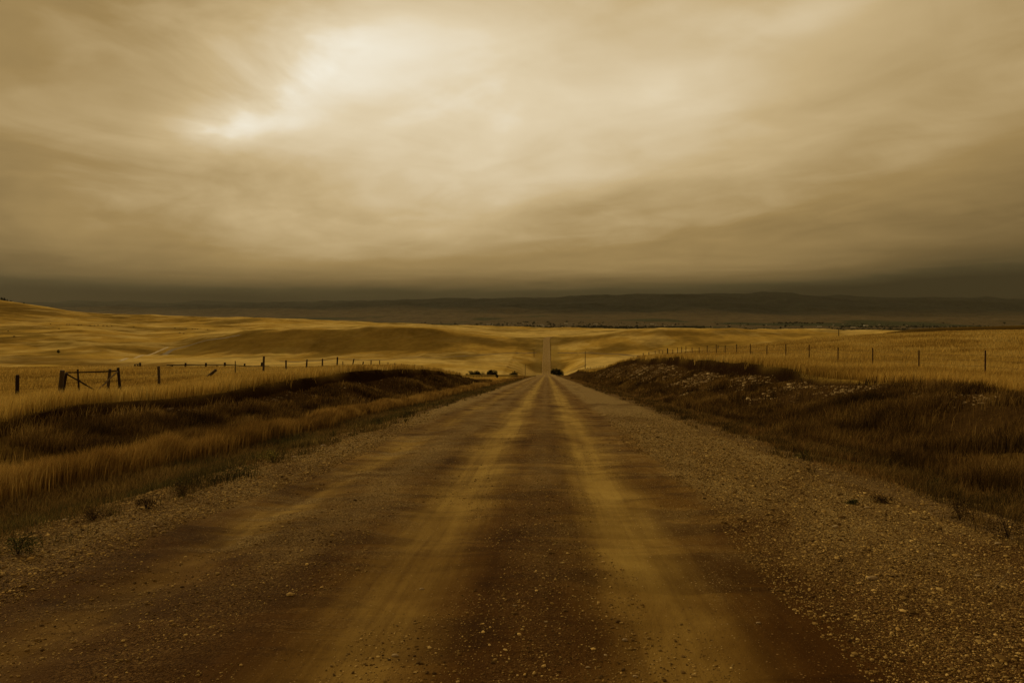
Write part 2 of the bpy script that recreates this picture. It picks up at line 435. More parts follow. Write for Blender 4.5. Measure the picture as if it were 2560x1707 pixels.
def road_material():
    m, p, out = new_mat('gravel_road')
    co = objco(); x, y, z = sep(co)
    wob = (noise(comb(x * .2, y * .25, 0.0), 1.0, 3, .6) - .5) * .8 + (noise(comb(x * .6, y * 1.3, 4.0), 1.0, 3, .6) - .5) * .35
    xw = x + wob
    xe = xw + (noise(comb(x * 1.5, y * 1.1, 9.0), 1.0, 4, .7) - .5) * .7
    smoothT = bump_fn(xw, -1.18, .40, .38)          # wheel tracks worn smooth
    smoothT = E.m('MAXIMUM', smoothT, bump_fn(xw, .82, .38, .36))
    smoothT = E.m('MAXIMUM', smoothT, bump_fn(xw, -3.25, .30, .28) * .55)
    streak = noise(comb(x * 5.5, y * .12, 3.0), 1.0, 4, .65)           # thin tyre lines
    smoothT = (smoothT * (.15 + 1.75 * streak) * (.7 + .6 * noise(comb(x * 3.0, y * 2.2, 13.0), 1.0, 5, .7))).clamp()
    loose = E.m('MAXIMUM', sstep(xe, 1.85, 2.45), sstep(-1.0 * xe, 3.65, 4.3))
    loose = loose * (1 - sstep(xe, 4.0, 5.0) * .75)     # loose gravel on both shoulders
    loose = E.m('MAXIMUM', loose, bump_fn(xe, -2.4, .36, .35) * .65)
    loose = E.m('MAXIMUM', loose, bump_fn(xe, -.12, .25, .25) * .35)
    patch = noise(comb(x * .9, y * .55, 1.0), 1.0, 6, .68, .6)
    patch2 = noise(comb(x * .35, y * .22, 8.0), 1.0, 5, .62, .6)
    rip = noise(comb(x * .55, y * 1.25, 6.0), 1.0, 5, .66, 1.0)      # low ridges of pale loose stone
    loose = E.m('MAXIMUM', loose, sstep(rip, .50, .60) * bump_fn(xw, -2.7, 1.1, .6) * .75)
    loose = E.m('MAXIMUM', loose, sstep(patch, .46, .62) * (1 - smoothT) * .22)
    # colours of the soil itself
    dirt = ramp((patch * .55 + patch2 * .3 + streak * .25).clamp(), [(.38, (.070, .033, .006)), (.55, (.175, .094, .018)), (.70, (.31, .19, .046))])
    tan = ramp(patch, [(.3, (.31, .20, .046)), (.7, (.52, .37, .105))])
    col = mixc(smoothT * .80, dirt, tan)
    # washboard ripples across the road
    wb = noise(comb(x * .42, y * 1.7, 2.0), 1.0, 4, .62, .6)
    col = mixc((1 - smoothT * .7) * sstep(wb, .46, .57) * .62, col, (.060, .029, .008))
    # pebbles
    co2 = comb(x, y, z * .5)
    v1 = voronoi(co2, 55.0); v2 = voronoi(co2, 120.0)
    d1 = E(v1.outputs['Distance']); d2 = E(v2.outputs['Distance'])
    r1, r1b, _ = sep(v1.outputs['Color']); r2, r2b, _ = sep(v2.outputs['Color'])
    stone1 = ramp(r1, [(0, (.11, .062, .020)), (.35, (.33, .215, .075)), (.7, (.58, .415, .17)), (1, (.82, .63, .32))])
    stone2 = ramp(r2, [(0, (.10, .057, .018)), (.5, (.34, .225, .082)), (1, (.68, .50, .23))])
    gap1 = sstep(d1, .52, .85); gap2 = sstep(d2, .52, .85)
    grav = mixc(sstep(r2b, .35, .5), stone2, stone1)
    grav = mixc(gap2 * .6, grav, (.08, .05, .018))
    grav = mixc(gap1 * .4, grav, (.07, .043, .015))
    col = mixc(loose * .93, col, grav)
    sp = sstep(r1b + loose * .2 - smoothT * .14, .80, .84) * sstep(d1, .42, .30)      # lone pebbles on the bare dirt
    col = mixc(sp * (1 - loose) * .9, col, stone1)
    sp2 = sstep(r2b - smoothT * .12, .76, .8) * sstep(d2, .45, .3)
    col = mixc(sp2 * (1 - loose) * .8, col, stone2)
    grain = noise(co2, 160.0, 2, .6)
    col = scale_col(col, .72 + .56 * grain)
    # damp soil in noise patches, plus foreground shade painted into the road colour
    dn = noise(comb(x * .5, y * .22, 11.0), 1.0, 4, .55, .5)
    damp_shade = sstep(dn + .42 * E.m('EXPONENT', (y - 1.0) * (y - 1.0) * -.022), .46, .80) * (1 - smoothT * .35)
    col = mixc(sstep(y, 120, 420) * .75, col, scale_col(ramp(patch, [(.3, (.26, .175, .062)), (.7, (.36, .255, .10))]), .8 + .4 * grain))
    col = mixc(damp_shade * .88, col, mixc(1.0, col, (.32, .22, .14), 'MULTIPLY'))
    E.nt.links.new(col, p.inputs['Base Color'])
    p.inputs['Roughness'].default_value = .85
    p.inputs['Specular IOR Level'].default_value = .03
    h = streak * 1.2 + (1 - gap1) * (loose * .8 + sp) * 1.0 + (1 - gap2) * (loose * .5 + sp2 * .5 + .08) + grain * .25 + wb * (1 - smoothT) * 1.2 + patch * 1.5
    bump(p, h, .9, .018)
    return m

def soft_mat(name, stops, scale, rough=.9, stretch=(1, 1, 1), bs=.5, bd=.01):
    m, p, out = new_mat(name)
    x, y, z = sep(objco()); oi = E.nt.nodes.new('ShaderNodeObjectInfo')
    n = noise(comb(x * stretch[0] + E(oi.outputs['Random']) * 9.0, y * stretch[1], z * stretch[2]), scale, 5, .65)
    E.nt.links.new(ramp(n, stops), p.inputs['Base Color']); p.inputs['Roughness'].default_value = rough
    p.inputs['Specular IOR Level'].default_value = .2
    bump(p, n, bs, bd); return m

def blade_material(name, trans=.35):
    m, p, out = new_mat(name)
    c = attr('tint')
    p.inputs['Roughness'].default_value = .9; p.inputs['Specular IOR Level'].default_value = .05
    E.nt.links.new(c, p.inputs['Base Color'])
    t = E.nt.nodes.new('ShaderNodeBsdfTranslucent'); E.nt.links.new(c, t.inputs[0])
    mx = E.nt.nodes.new('ShaderNodeMixShader'); mx.inputs[0].default_value = trans
    E.nt.links.new(p.outputs[0], mx.inputs[1]); E.nt.links.new(t.outputs[0], mx.inputs[2]); E.nt.links.new(mx.outputs[0], out.inputs[0])
    return m

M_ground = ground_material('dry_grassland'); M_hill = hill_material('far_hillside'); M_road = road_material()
M_wood = soft_mat('weathered_wood', [(.25, (.035, .022, .012)), (.6, (.10, .068, .038)), (.8, (.19, .14, .085))], 9.0, stretch=(3, 3, .5), bs=.8)
M_darkwood = soft_mat('dark_wood', [(.25, (.012, .007, .004)), (.75, (.045, .024, .012))], 9.0, stretch=(3, 3, .5), bs=.8)
M_palewood = soft_mat('pale_peeled_wood', [(.25, (.12, .085, .045)), (.75, (.36, .27, .16))], 9.0, stretch=(3, 3, .5), bs=.8)
M_steel = soft_mat('rusty_post_steel', [(.3, (.035, .013, .008)), (.7, (.075, .030, .018))], 20.0, .7)
M_wire = soft_mat('rusty_wire', [(.3, (.03, .018, .01)), (.7, (.06, .035, .02))], 20.0, .7)
M_stone = soft_mat('pale_field_stone', [(.25, (.22, .15, .085)), (.55, (.40, .30, .18)), (.8, (.60, .48, .31))], 14.0, .85, bs=.6, bd=.01)
M_blade = blade_material('dry_grass_blade'); M_leaf = blade_material('shrub_leaf', .2)
M_peb = blade_material('pebble', 0.0); M_peb.node_tree.nodes['Principled BSDF'].inputs['Specular IOR Level'].default_value = .06
M_cow = soft_mat('dark_hide', [(.3, (.012, .008, .006)), (.7, (.03, .02, .014))], 3.0)
M_wall = soft_mat('pale_house_wall', [(.2, (.30, .26, .20)), (.8, (.50, .45, .36))], .1)
M_white = soft_mat('white_house_wall', [(.2, (.72, .70, .64)), (.8, (.82, .80, .75))], .1)
M_roof = soft_mat('dull_house_roof', [(.2, (.10, .08, .06)), (.8, (.24, .20, .15))], .1)
M_tree = soft_mat('distant_foliage', [(.3, (.025, .026, .012)), (.7, (.055, .053, .026))], .4, bd=.3)

# ------------------------------------------------------------------ the ground sheet
def grid_mesh(name, T, Ys, mat, spread=15.0, far=False):
    TT, YY = np.meshgrid(T, Ys)
    XX = TT * np.sqrt(YY ** 2 + spread ** 2)
    X = XX.ravel(); Y = YY.ravel()
    z, q = ground(X, Y)
    n = len(T); r = len(Ys)
    idx = np.arange(n * r).reshape(r, n)
    Fc = np.stack([idx[:-1, :-1], idx[:-1, 1:], idx[1:, 1:], idx[1:, :-1]], -1).reshape(-1, 4)
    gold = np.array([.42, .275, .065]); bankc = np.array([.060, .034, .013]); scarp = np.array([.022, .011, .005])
    verge = np.array([.15, .085, .03]); green = np.array([.07, .055, .02]); edgec = np.array([.16, .105, .05])
    if far:
        base = np.array([.115, .085, .042]); grn = np.array([.05, .054, .022]); dk = np.array([.026, .025, .013])
        c = np.tile(base, (len(X), 1))
        k = smooth(fbm(X / 900, Y / 1500, 3, .5, 21), .05, .2)[:, None] * (1 - smooth(Y, 9500, 10500))[:, None]; c = c * (1 - k) + grn * k
        k = smooth(Y, 10500, 15000)[:, None]; c = c * (1 - k) + dk * k
        return mesh_obj(name, np.stack([X, Y, z], 1), Fc, mat, smooth_=True, cols=c)
    c = np.tile(gold, (len(X), 1))
    def mixin(c, k, col): k = np.clip(k, 0, 1)[:, None]; return c * (1 - k) + np.asarray(col) * k
    # worn and wetter ground on the hills, plus relief shading painted by slope
    hb = smooth(Y, 500, 650)
    k = smooth(fbm(X / 90, Y / 130, 4, .5, 14), -.02, .28) * hb; c = mixin(c, k * .7, (.17, .12, .035))
    k = smooth(fbm(X / 60, Y / 60, 4, .6, 15), .12, .3) * hb; c = mixin(c, k * .6, (.56, .41, .15))
    k = hb * (1 - smooth(Y, 700, 820)) * smooth(fbm(X / 130, Y / 40, 3, .5, 16), -.2, .2); c = mixin(c, k * .6, (.14, .088, .03))
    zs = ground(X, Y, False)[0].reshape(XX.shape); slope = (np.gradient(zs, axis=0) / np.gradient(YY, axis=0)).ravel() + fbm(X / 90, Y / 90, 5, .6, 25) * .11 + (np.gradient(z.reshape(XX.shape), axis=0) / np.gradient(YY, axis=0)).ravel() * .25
    c = mixin(c, hb * smooth(slope, .06, .17) * .85, (.15, .095, .022)); c = mixin(c, hb * smooth(-slope, -.05, .03) * .75, (.62, .46, .17))  # painted shading: slopes facing the camera darkened, crests given a light rim
    s = q['s']; near = 1 - smooth(Y, 300, 500)
    gap = (1 - smooth(s, 13, 20)) * (1 - near) * (Y < 1100); c = mixin(c, gap * .45, (.21, .15, .05))
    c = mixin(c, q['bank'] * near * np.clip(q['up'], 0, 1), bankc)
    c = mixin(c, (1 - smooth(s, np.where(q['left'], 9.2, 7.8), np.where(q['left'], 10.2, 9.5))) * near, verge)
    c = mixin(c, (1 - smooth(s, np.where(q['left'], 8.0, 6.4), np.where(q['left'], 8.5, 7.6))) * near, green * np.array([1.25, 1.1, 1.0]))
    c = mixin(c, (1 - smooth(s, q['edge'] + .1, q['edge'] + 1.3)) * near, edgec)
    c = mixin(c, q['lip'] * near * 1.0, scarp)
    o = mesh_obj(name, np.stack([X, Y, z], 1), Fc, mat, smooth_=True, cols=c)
    st = (q['bank'] * smooth(q['t'], .25, .55) * (~q['left']) * smooth(fbm(X / 6, Y / 9, 3, .5, 17), -.12, .12) * smooth(Y, 22, 32) + (1 - smooth(s, q['edge'] + .4, q['edge'] + 1.6)) * .8) * near
    a = o.data.attributes.new('stones', 'FLOAT', 'POINT'); a.data.foreach_set('value', st.astype(np.float32))
    return o

Ys = np.concatenate([np.arange(-60, -4, 2.0), np.arange(-4, 3, .5), 3 + np.cumsum(np.full(5, .1)), np.exp(np.arange(math.log(3.6), math.log(320), .0085)), np.exp(np.arange(math.log(320.5), math.log(3300), .0045))])
T = np.unique(np.concatenate([np.linspace(-2.2, -1.0, 60), np.linspace(-1.0, .95, 760), np.linspace(.95, 2.2, 60)]))
tag(grid_mesh('ground', T, Ys, M_ground), 'rolling dry golden grassland with road cuttings', 'ground', kind='structure')
Yf = np.exp(np.linspace(math.log(3200), math.log(23500), 330)); Tf = np.linspace(-1.6, 1.5, 520)
tag(grid_mesh('hills', Tf, Yf, M_hill, far=True), 'dark far hillsides rising beyond the valley into low cloud', 'hills', kind='structure')

# ------------------------------------------------------------------ the road
def road_top(xx, yy):
    xx = np.asarray(xx, float); yy = np.asarray(yy, float); k = 1 + smooth(yy, 120, 500) * 6
    w = fbm(xx * 0 + 3.3, yy / 5, 3) * .5; xw = xx + w * .5
    z = roadz(yy) + .03 * (1 - (xx / 5) ** 2)
    for c0, wd, dp in ((-1.25, .45, .035), (.8, .40, .035), (-3.25, .30, .035)): z = z - dp * np.exp(-((xw - c0) / wd) ** 2)
    loose = np.maximum(smooth(xw, 1.95, 2.5), smooth(-xw, 3.7, 4.3))
    near = 1 - smooth(yy, 60, 120)
    z = z + loose * (.035 + .03 * fbm(xx / .5, yy / .5, 3)) + .03 * fbm(xx / 1.2, yy / 1.2, 3)
    rip = fbm(xx * .55 + 3, yy * 1.25, 4, .62); z = z + .055 * rip * np.exp(-((xw + 2.9) / 1.1) ** 2) * near
    z = z + .022 * fbm(xx * .7, yy * 1.9, 3, .6, 7) * np.exp(-(xw / 1.9) ** 2) * near        # washboard
    e = np.maximum(smooth(xx, 4.3, 5.9), smooth(-xx, 4.8, 6.3))
    return z - e * .34 * k + .06 * fbm(xx / .9, yy / 1.6, 3, seed=3) * smooth(np.abs(xx), 3.8, 5)
def build_road():
    Ys = np.concatenate([np.arange(-50, 2.5, 1.0), np.exp(np.arange(math.log(2.6), math.log(60), .006)), np.exp(np.arange(math.log(60), math.log(1140), .004))])
    T = np.arange(-6.3, 5.95, .09)
    X, Y = [a.ravel() for a in np.meshgrid(T, Ys)]
    z = road_top(X, Y)
    z = z + smooth(Y, 150, 500) * .12
    n = len(T); r = len(Ys); idx = np.arange(n * r).reshape(r, n)
    Fc = np.stack([idx[:-1, :-1], idx[:-1, 1:], idx[1:, 1:], idx[1:, :-1]], -1).reshape(-1, 4)
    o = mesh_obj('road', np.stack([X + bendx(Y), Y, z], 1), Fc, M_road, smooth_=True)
    tag(o, 'straight gravel road with smooth wheel tracks running over the dip', 'road', kind='structure')
build_road()
def surf(x, y):
    return np.maximum(road_top(x, y) - 10.0 * ((x < -6.2) | (x > 5.85)), ground(x, y)[0])

# worn tracks across the far slopes
M_path = soft_mat('worn_track', [(.3, (.11, .075, .03)), (.7, (.19, .13, .055))], .08)
M_ppath = soft_mat('pale_worn_track', [(.3, (.40, .30, .16)), (.7, (.60, .47, .28))], .08)
def path(pts, w, m, label, y0=600):
    P = [hit(a, b_, y0) for a, b_ in pts]
    t = np.arange(len(P)); tq = np.linspace(0, len(P) - 1, len(P) * 14)
    X = pchip(t, [p[0] for p in P], tq); Y = pchip(t, [p[1] for p in P], tq)
    dX = np.gradient(X); dY = np.gradient(Y); L = np.hypot(dX, dY) + 1e-6; nx, ny = -dY / L, dX / L
    V = []
    for k in np.linspace(-1, 1, 4):
        ww = w * (1 + .3 * fbm(tq * 2, tq * 0 + k, 2))
        xx = X + nx * ww * k; yy = Y + ny * ww * k; V.append(np.stack([xx, yy, ground(xx, yy)[0] + .35 - .3 * abs(k)], 1))
    n = len(tq); V = np.concatenate(V); idx = np.arange(4 * n).reshape(4, n)
    Fc = np.stack([idx[:-1, :-1], idx[:-1, 1:], idx[1:, 1:], idx[1:, :-1]], -1).reshape(-1, 4)
    tag(mesh_obj('path', V, Fc, m, smooth_=True), label, 'path', kind='structure')
path([(700, 903), (900, 900), (1080, 894), (1200, 888), (1340, 882)], 3.0, M_path, 'thin dark track crossing the slope left of the far road')
path([(1395, 882), (1480, 883), (1560, 887), (1640, 891), (1700, 893)], 3.0, M_path, 'thin dark track crossing the slope right of the far road')
path([(400, 888), (440, 872), (520, 850), (600, 838)], 3.0, M_path, 'dark track climbing left around the rounded mound')
path([(300, 903), (350, 890), (420, 868)], 1.6, M_ppath, 'pale track climbing the left valley side')

# ------------------------------------------------------------------ grass
def blades(name, X, Y, H, Wd, C, label, lean=.25, base_dark=.75, cat='grass', spread_=.0, zf=None):
    n = len(X); z = (zf or (lambda a, b_: surf(a, b_)))(X, Y) - .02
    a = rng.random(n) * math.tau; ux, uy = np.cos(a), np.sin(a)
    la = rng.random(n) * math.tau; lm = np.abs(rng.normal(0, lean, n)) * H
    # wind pushes the stems a little to the right
    lx = np.cos(la) * lm + .12 * H; ly = np.sin(la) * lm
    P = np.zeros((n, 5, 3), np.float32)
    P[:, 0] = np.stack([X - ux * Wd, Y - uy * Wd, z], 1); P[:, 1] = np.stack([X + ux * Wd, Y + uy * Wd, z], 1)
    mx_, my_ = X + lx * .35, Y + ly * .35
    P[:, 2] = np.stack([mx_ + ux * Wd * .75, my_ + uy * Wd * .75, z + H * .6], 1)
    P[:, 3] = np.stack([mx_ - ux * Wd * .75, my_ - uy * Wd * .75, z + H * .6], 1)
    P[:, 4] = np.stack([X + lx, Y + ly, z + H], 1)
    i = np.arange(n)[:, None] * 5
    Fc = np.concatenate([i + np.array([[0, 1, 2]]), i + np.array([[0, 2, 3]]), i + np.array([[3, 2, 4]])])
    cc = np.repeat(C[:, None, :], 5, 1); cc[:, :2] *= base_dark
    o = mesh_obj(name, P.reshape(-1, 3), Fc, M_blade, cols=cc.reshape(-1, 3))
    tag(o, label, cat, kind='stuff'); return o
def palette(n, cols, var=.22, X=None, Y=None, sc=3.0, seed=0):
    cols = np.array(cols); k = rng.random(n)
    if X is not None: k = np.clip(k * .5 + (fbm(X / sc, Y / sc, 3, seed=seed) + .5) * .55, 0, .999)
    f = k * (len(cols) - 1); i = np.minimum(f.astype(int), len(cols) - 2); f = (f - i)[:, None]
    return (cols[i] * (1 - f) + cols[i + 1] * f) * (1 + rng.normal(0, var, n))[:, None].clip(.4, 1.7)
def logY(n, a, b_): return np.exp(rng.uniform(math.log(a), math.log(b_), n))
wid = lambda Y, m=.0035: np.maximum(m, .00042 * Y)

def field_grass(side, n, y0, y1):
    Y = logY(n, y0, y1)
    u = rng.random(n); u = np.where(rng.random(n) < .12, rng.beta(5, 2.2, n) * 1.35, u)      # thins out gradually to the side
    X = -u * (1.0 * Y + 12) if side < 0 else u * (.88 * Y + 12)
    L, R = banks(Y)
    jag = fbm(Y / 1.2, Y * 0 + side, 3) * .35
    keep = ((X < -L - .02 + jag) if side < 0 else (X > R + .02 + jag)) & (np.hypot(X, Y) < 330)
    # beyond the cutting end only keep what still stands above the road fill
    X, Y = X[keep], Y[keep]
    n = len(X); g = fbm(X / 7, Y / 7, 3, seed=5) + fbm(X / 2, Y / 2, 2, seed=6) * .5
    H = (.34 + .22 * rng.random(n) + .22 * g).clip(.12, .75)
    H = np.where((X < -17) & (Y < 60), H * .62, H)
    C = palette(n, [(.19, .11, .026), (.42, .265, .062), (.56, .375, .095), (.62, .46, .16)], .2, X, Y, 6, 3)
    return X, Y, H, C
X, Y, H, C = field_grass(-1, 640000, 6, 230)
blades('grass', X, Y, H, wid(Y), C, 'tall dry golden grass covering the left field behind the gate')
X, Y, H, C = field_grass(1, 600000, 9, 320)
blades('grass', X, Y, H, wid(Y), C, 'tall dry golden grass covering the right field along the wire fence')

def bank_grass(side, n, y0, y1):
    Y = logY(n, y0, y1); L, R = banks(Y)
    t = rng.random(n)
    foot = 9.3 if side < 0 else 7.2; top = L if side < 0 else R
    X = side * (foot + (top - foot) * t)
    dens = fbm(X / 2.5, Y / 4, 3, seed=8) * 1.3 + (.30 if side > 0 else .16 - .25 * smooth(t, .5, .8))
    if side > 0: dens = dens - smooth(t, .3, .5) * .55 * smooth(Y, 22, 32)
    keep = (rng.random(n) < np.clip(dens * 2.2, .05, 1)) & ((t < .90) | (rng.random(n) < 1 - smooth(Y, 22, 42)))
    X, Y, t = X[keep], Y[keep], t[keep]; n = len(X)
    g = fbm(X / 1.1, Y / 1.6, 3, seed=33)
    H = ((.14 + .24 * rng.random(n) + .14 * (1 - t) + .32 * g) * (1 - .45 * smooth(t, .5, .9) * (Y > 30))).clip(.07, .8)
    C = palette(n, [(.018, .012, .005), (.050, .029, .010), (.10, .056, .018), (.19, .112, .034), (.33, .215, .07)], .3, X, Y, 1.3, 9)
    return X, Y, H, C
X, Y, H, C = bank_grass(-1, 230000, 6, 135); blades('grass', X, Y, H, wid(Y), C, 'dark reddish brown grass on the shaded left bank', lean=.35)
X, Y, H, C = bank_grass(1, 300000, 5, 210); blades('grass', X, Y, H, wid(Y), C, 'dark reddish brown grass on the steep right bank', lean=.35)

n = 120000; Y = logY(n, 5, 300); X = -8.95 + rng.normal(0, .27, n) + fbm(Y / 6, Y * 0, 2) * .5 - .01 * np.maximum(Y - 60, 0) * 0
H = (.38 + .26 * rng.random(n) + .3 * fbm(X / .8, Y / 1.2, 3, seed=44)).clip(.15, .9)
C = palette(n, [(.10, .055, .016), (.22, .125, .034), (.37, .225, .062), (.52, .35, .11)], .2, X, Y, 2, 12)
blades('grass', X, Y, H, wid(Y, .0028), C, 'strip of tall pale grass in the left ditch beside the road', lean=.24)
n = 110000; Y = logY(n, 3.2, 150); X = -rng.uniform(5.35, 8.5, n)
keep = (rng.random(n) < np.clip((np.abs(X) - 5.2) / 1.3 + fbm(X / .9, Y / .9, 3, seed=4) * 1.4, 0, 1)); X, Y = X[keep], Y[keep]; n = len(X)
H = (.07 + .12 * rng.random(n)) * (.6 + .5 * (np.abs(X) - 5.2) / 2)
C = palette(n, [(.045, .045, .016), (.10, .085, .03), (.17, .10, .035), (.27, .18, .06)], .3, X, Y, 1.5, 14)
blades('grass', X, Y, H, wid(Y, .0022), C, 'short mixed green and brown grass beside the left gravel edge', lean=.5)
n = 120000; Y = logY(n, 3.0, 180); X = rng.uniform(4.9, 8.3, n)
keep = (rng.random(n) < np.clip((X - 5.3) / 2.4 + fbm(X / .9, Y / 1.2, 3, seed=14) * 1.6, 0, 1)); X, Y = X[keep], Y[keep]; n = len(X)
H = (.07 + .16 * rng.random(n)) * (.5 + .9 * (X - 4.9) / 3)
C = palette(n, [(.055, .04, .016), (.14, .08, .028), (.26, .15, .05), (.34, .22, .08)], .3, X, Y, 1.5, 15)
blades('grass', X, Y, H, wid(Y, .0024), C, 'short sparse brown grass beside the right gravel shoulder', lean=.45)

n = 90000; Y = logY(n, 3.0, 90); X = 4.3 + 3.2 * rng.beta(1.6, 1.3, n)
keep = rng.random(n) < np.clip(fbm(X / .45, Y / .7, 3, seed=51) * 3.2 - .55 + (X - 4.3) * .22, 0, 1); X, Y = X[keep], Y[keep]; n = len(X)
H = (.08 + .20 * rng.random(n)) * (.6 + .2 * (X - 4.3)); C = palette(n, [(.022, .018, .008), (.06, .042, .015), (.13, .08, .026), (.28, .18, .06)], .3, X, Y, .8, 52)
blades('weeds', X, Y, H, wid(Y, .0022), C, 'ragged dead weeds thickening towards the right verge', lean=.5, cat='weeds')
n = 60000; Y = logY(n, 3.2, 70); X = -(4.6 + 2.4 * rng.beta(1.6, 1.3, n))
keep = rng.random(n) < np.clip(fbm(X / .4, Y / .7, 3, seed=53) * 3.2 - .55 + (-X - 4.6) * .25, 0, 1); X, Y = X[keep], Y[keep]; n = len(X)
H = (.06 + .16 * rng.random(n)); C = palette(n, [(.022, .020, .008), (.055, .046, .016), (.12, .08, .026), (.28, .20, .07)], .3, X, Y, .8, 54)
blades('weeds', X, Y, H, wid(Y, .0022), C, 'ragged dead weeds growing through the left gravel edge', lean=.5, cat='weeds')

# ------------------------------------------------------------------ loose stones
def ico():
    p = (1 + 5 ** .5) / 2
    V = np.array([(-1, p, 0), (1, p, 0), (-1, -p, 0), (1, -p, 0), (0, -1, p), (0, 1, p), (0, -1, -p), (0, 1, -p), (p, 0, -1), (p, 0, 1), (-p, 0, -1), (-p, 0, 1)]) / math.hypot(1, p)
    Fc = np.array([(0, 11, 5), (0, 5, 1), (0, 1, 7), (0, 7, 10), (0, 10, 11), (1, 5, 9), (5, 11, 4), (11, 10, 2), (10, 7, 6), (7, 1, 8), (3, 9, 4), (3, 4, 2), (3, 2, 6), (3, 6, 8), (3, 8, 9), (4, 9, 5), (2, 4, 11), (6, 2, 10), (8, 6, 7), (9, 8, 1)])
    return V, Fc
def pebbles(name, X, Y, R_, C, label, cat, zf, sink=.25):
    n = len(X); V0, F0 = ico(); z = zf(X, Y)
    a = rng.random(n) * math.tau; sc = np.stack([rng.uniform(.8, 1.5, n), rng.uniform(.65, 1.1, n), rng.uniform(.4, .8, n)], 1) * R_[:, None]
    P = V0[None] * sc[:, None] * rng.uniform(.82, 1.15, (n, 12, 1))
    x = P[..., 0] * np.cos(a)[:, None] - P[..., 1] * np.sin(a)[:, None] + X[:, None]
    y = P[..., 0] * np.sin(a)[:, None] + P[..., 1] * np.cos(a)[:, None] + Y[:, None]
    zz = P[..., 2] + (z + R_ * sink)[:, None]
    V = np.stack([x, y, zz], -1).reshape(-1, 3)
    Fc = (F0[None] + (np.arange(n) * 12)[:, None, None]).reshape(-1, 3)
    o = mesh_obj(name, V, Fc, M_peb, cols=np.repeat(C, 12, 0)); tag(o, label, cat, kind='stuff'); return o
SC = [(.06, .033, .010), (.17, .102, .032), (.32, .21, .072), (.52, .37, .15)]
n = 105000; Y = 2.7 + 30 * rng.beta(.9, 3.0, n); X = 1.9 + rng.beta(1.3, 1.9, n) * 4.0 + fbm(Y / 3, Y * 0, 2) * .3
R_ = np.exp(rng.normal(-5.4, .50, n)) * np.clip(.7 + .05 * Y, .8, 1.8); pebbles('gravel', X, Y, R_, palette(n, SC, .2), 'loose pale gravel on the right shoulder of the road', 'gravel', surf)
n = 62000; Y = 3.4 + 32 * rng.beta(.9, 3.0, n); X = -3.85 - rng.random(n) * 2.3 + fbm(Y / 3, Y * 0 + 4, 2) * .3
R_ = np.exp(rng.normal(-5.35, .50, n)) * np.clip(.7 + .05 * Y, .8, 1.8); pebbles('gravel', X, Y, R_, palette(n, SC, .2), 'loose pale gravel along the left edge of the road', 'gravel', surf)
n = 60000; Y = logY(n, 2.7, 24); X = rng.uniform(-4, 2.3, n)
k = fbm(X / .8, Y / 2.0, 3, seed=6) + .25 * np.exp(-((X + 2.4) / .45) ** 2) + .12 * np.exp(-((X + .1) / .5) ** 2)
X, Y = X[k > .02], Y[k > .02]; n = len(X)
R_ = np.exp(rng.normal(-5.55, .5, n)); pebbles('gravel', X, Y, R_, palette(n, SC, .2), 'small pebbles scattered between the wheel tracks', 'gravel', surf)
n = 9000; Y = logY(n, 20, 150); L, R = banks(Y); t = rng.beta(2.6, 1.9, n); X = 7.6 + (R - 7.6) * t * .96
k = fbm(X / 5, Y / 8, 3, seed=17); k = (k > -.02) | (rng.random(n) < .12); X, Y = X[k], Y[k]; n = len(X)
R_ = np.exp(rng.normal(-3.0, .42, n)) * np.clip(.55 + Y / 70, .6, 1.5); pebbles('rubble', X, Y, R_, palette(n, [(.14, .09, .045), (.30, .21, .105), (.48, .36, .2)], .2), 'pale rubble stones exposed on the eroded right bank', 'stones', lambda a, b_: ground(a, b_)[0], .1)
n = 900; Y = logY(n, 20, 110); X = -rng.uniform(9.8, 13.5, n)
R_ = np.exp(rng.normal(-3.1, .35, n)); pebbles('rubble', X, Y, R_, palette(n, [(.12, .08, .05), (.30, .22, .13)], .2), 'few pale rubble stones on the shaded left bank', 'stones', lambda a, b_: ground(a, b_)[0], .1)

def at(px, py, y0=2.8, y1=60):
    ys = np.exp(np.linspace(math.log(y0), math.log(y1), 3000)); xs = (px - CX) / F * ys
    z = surf(xs, ys); k = int(np.argmax(HZ - z / ys * F <= py)); return float(xs[k]), float(ys[k]), float(z[k])
def cobble(px, py, wpx, label):
    x, y, z = at(px, py); r = wpx / F * y / 2
    import bmesh
    bm = bmesh.new(); bmesh.ops.create_icosphere(bm, subdivisions=3, radius=1.0)
    sx, sy, sz = random.uniform(.95, 1.05), random.uniform(.5, .8), random.uniform(.36, .5)
    k = random.random() * 50
    for v in bm.verts:
        c = v.co; q = 1 + .35 * float(fbm(np.array([c.x * .9 + k]), np.array([c.y * .9 + c.z * .7]), 3)[0])
        v.co = Vector((c.x * sx * r * q, c.y * sy * r * q, c.z * sz * r * q))
    me = bpy.data.meshes.new('stone'); bm.to_mesh(me); bm.free(); me.materials.append(M_stone)
    me.polygons.foreach_set('use_smooth', [True] * len(me.polygons))
    o = bpy.data.objects.new('stone', me); COL.objects.link(o); o.location = (x, y, z + sz * r * .45)
    o.rotation_euler = (0, 0, random.uniform(-.3, .3)); tag(o, label, 'stone', 'single stones lying on the road and its shoulders')
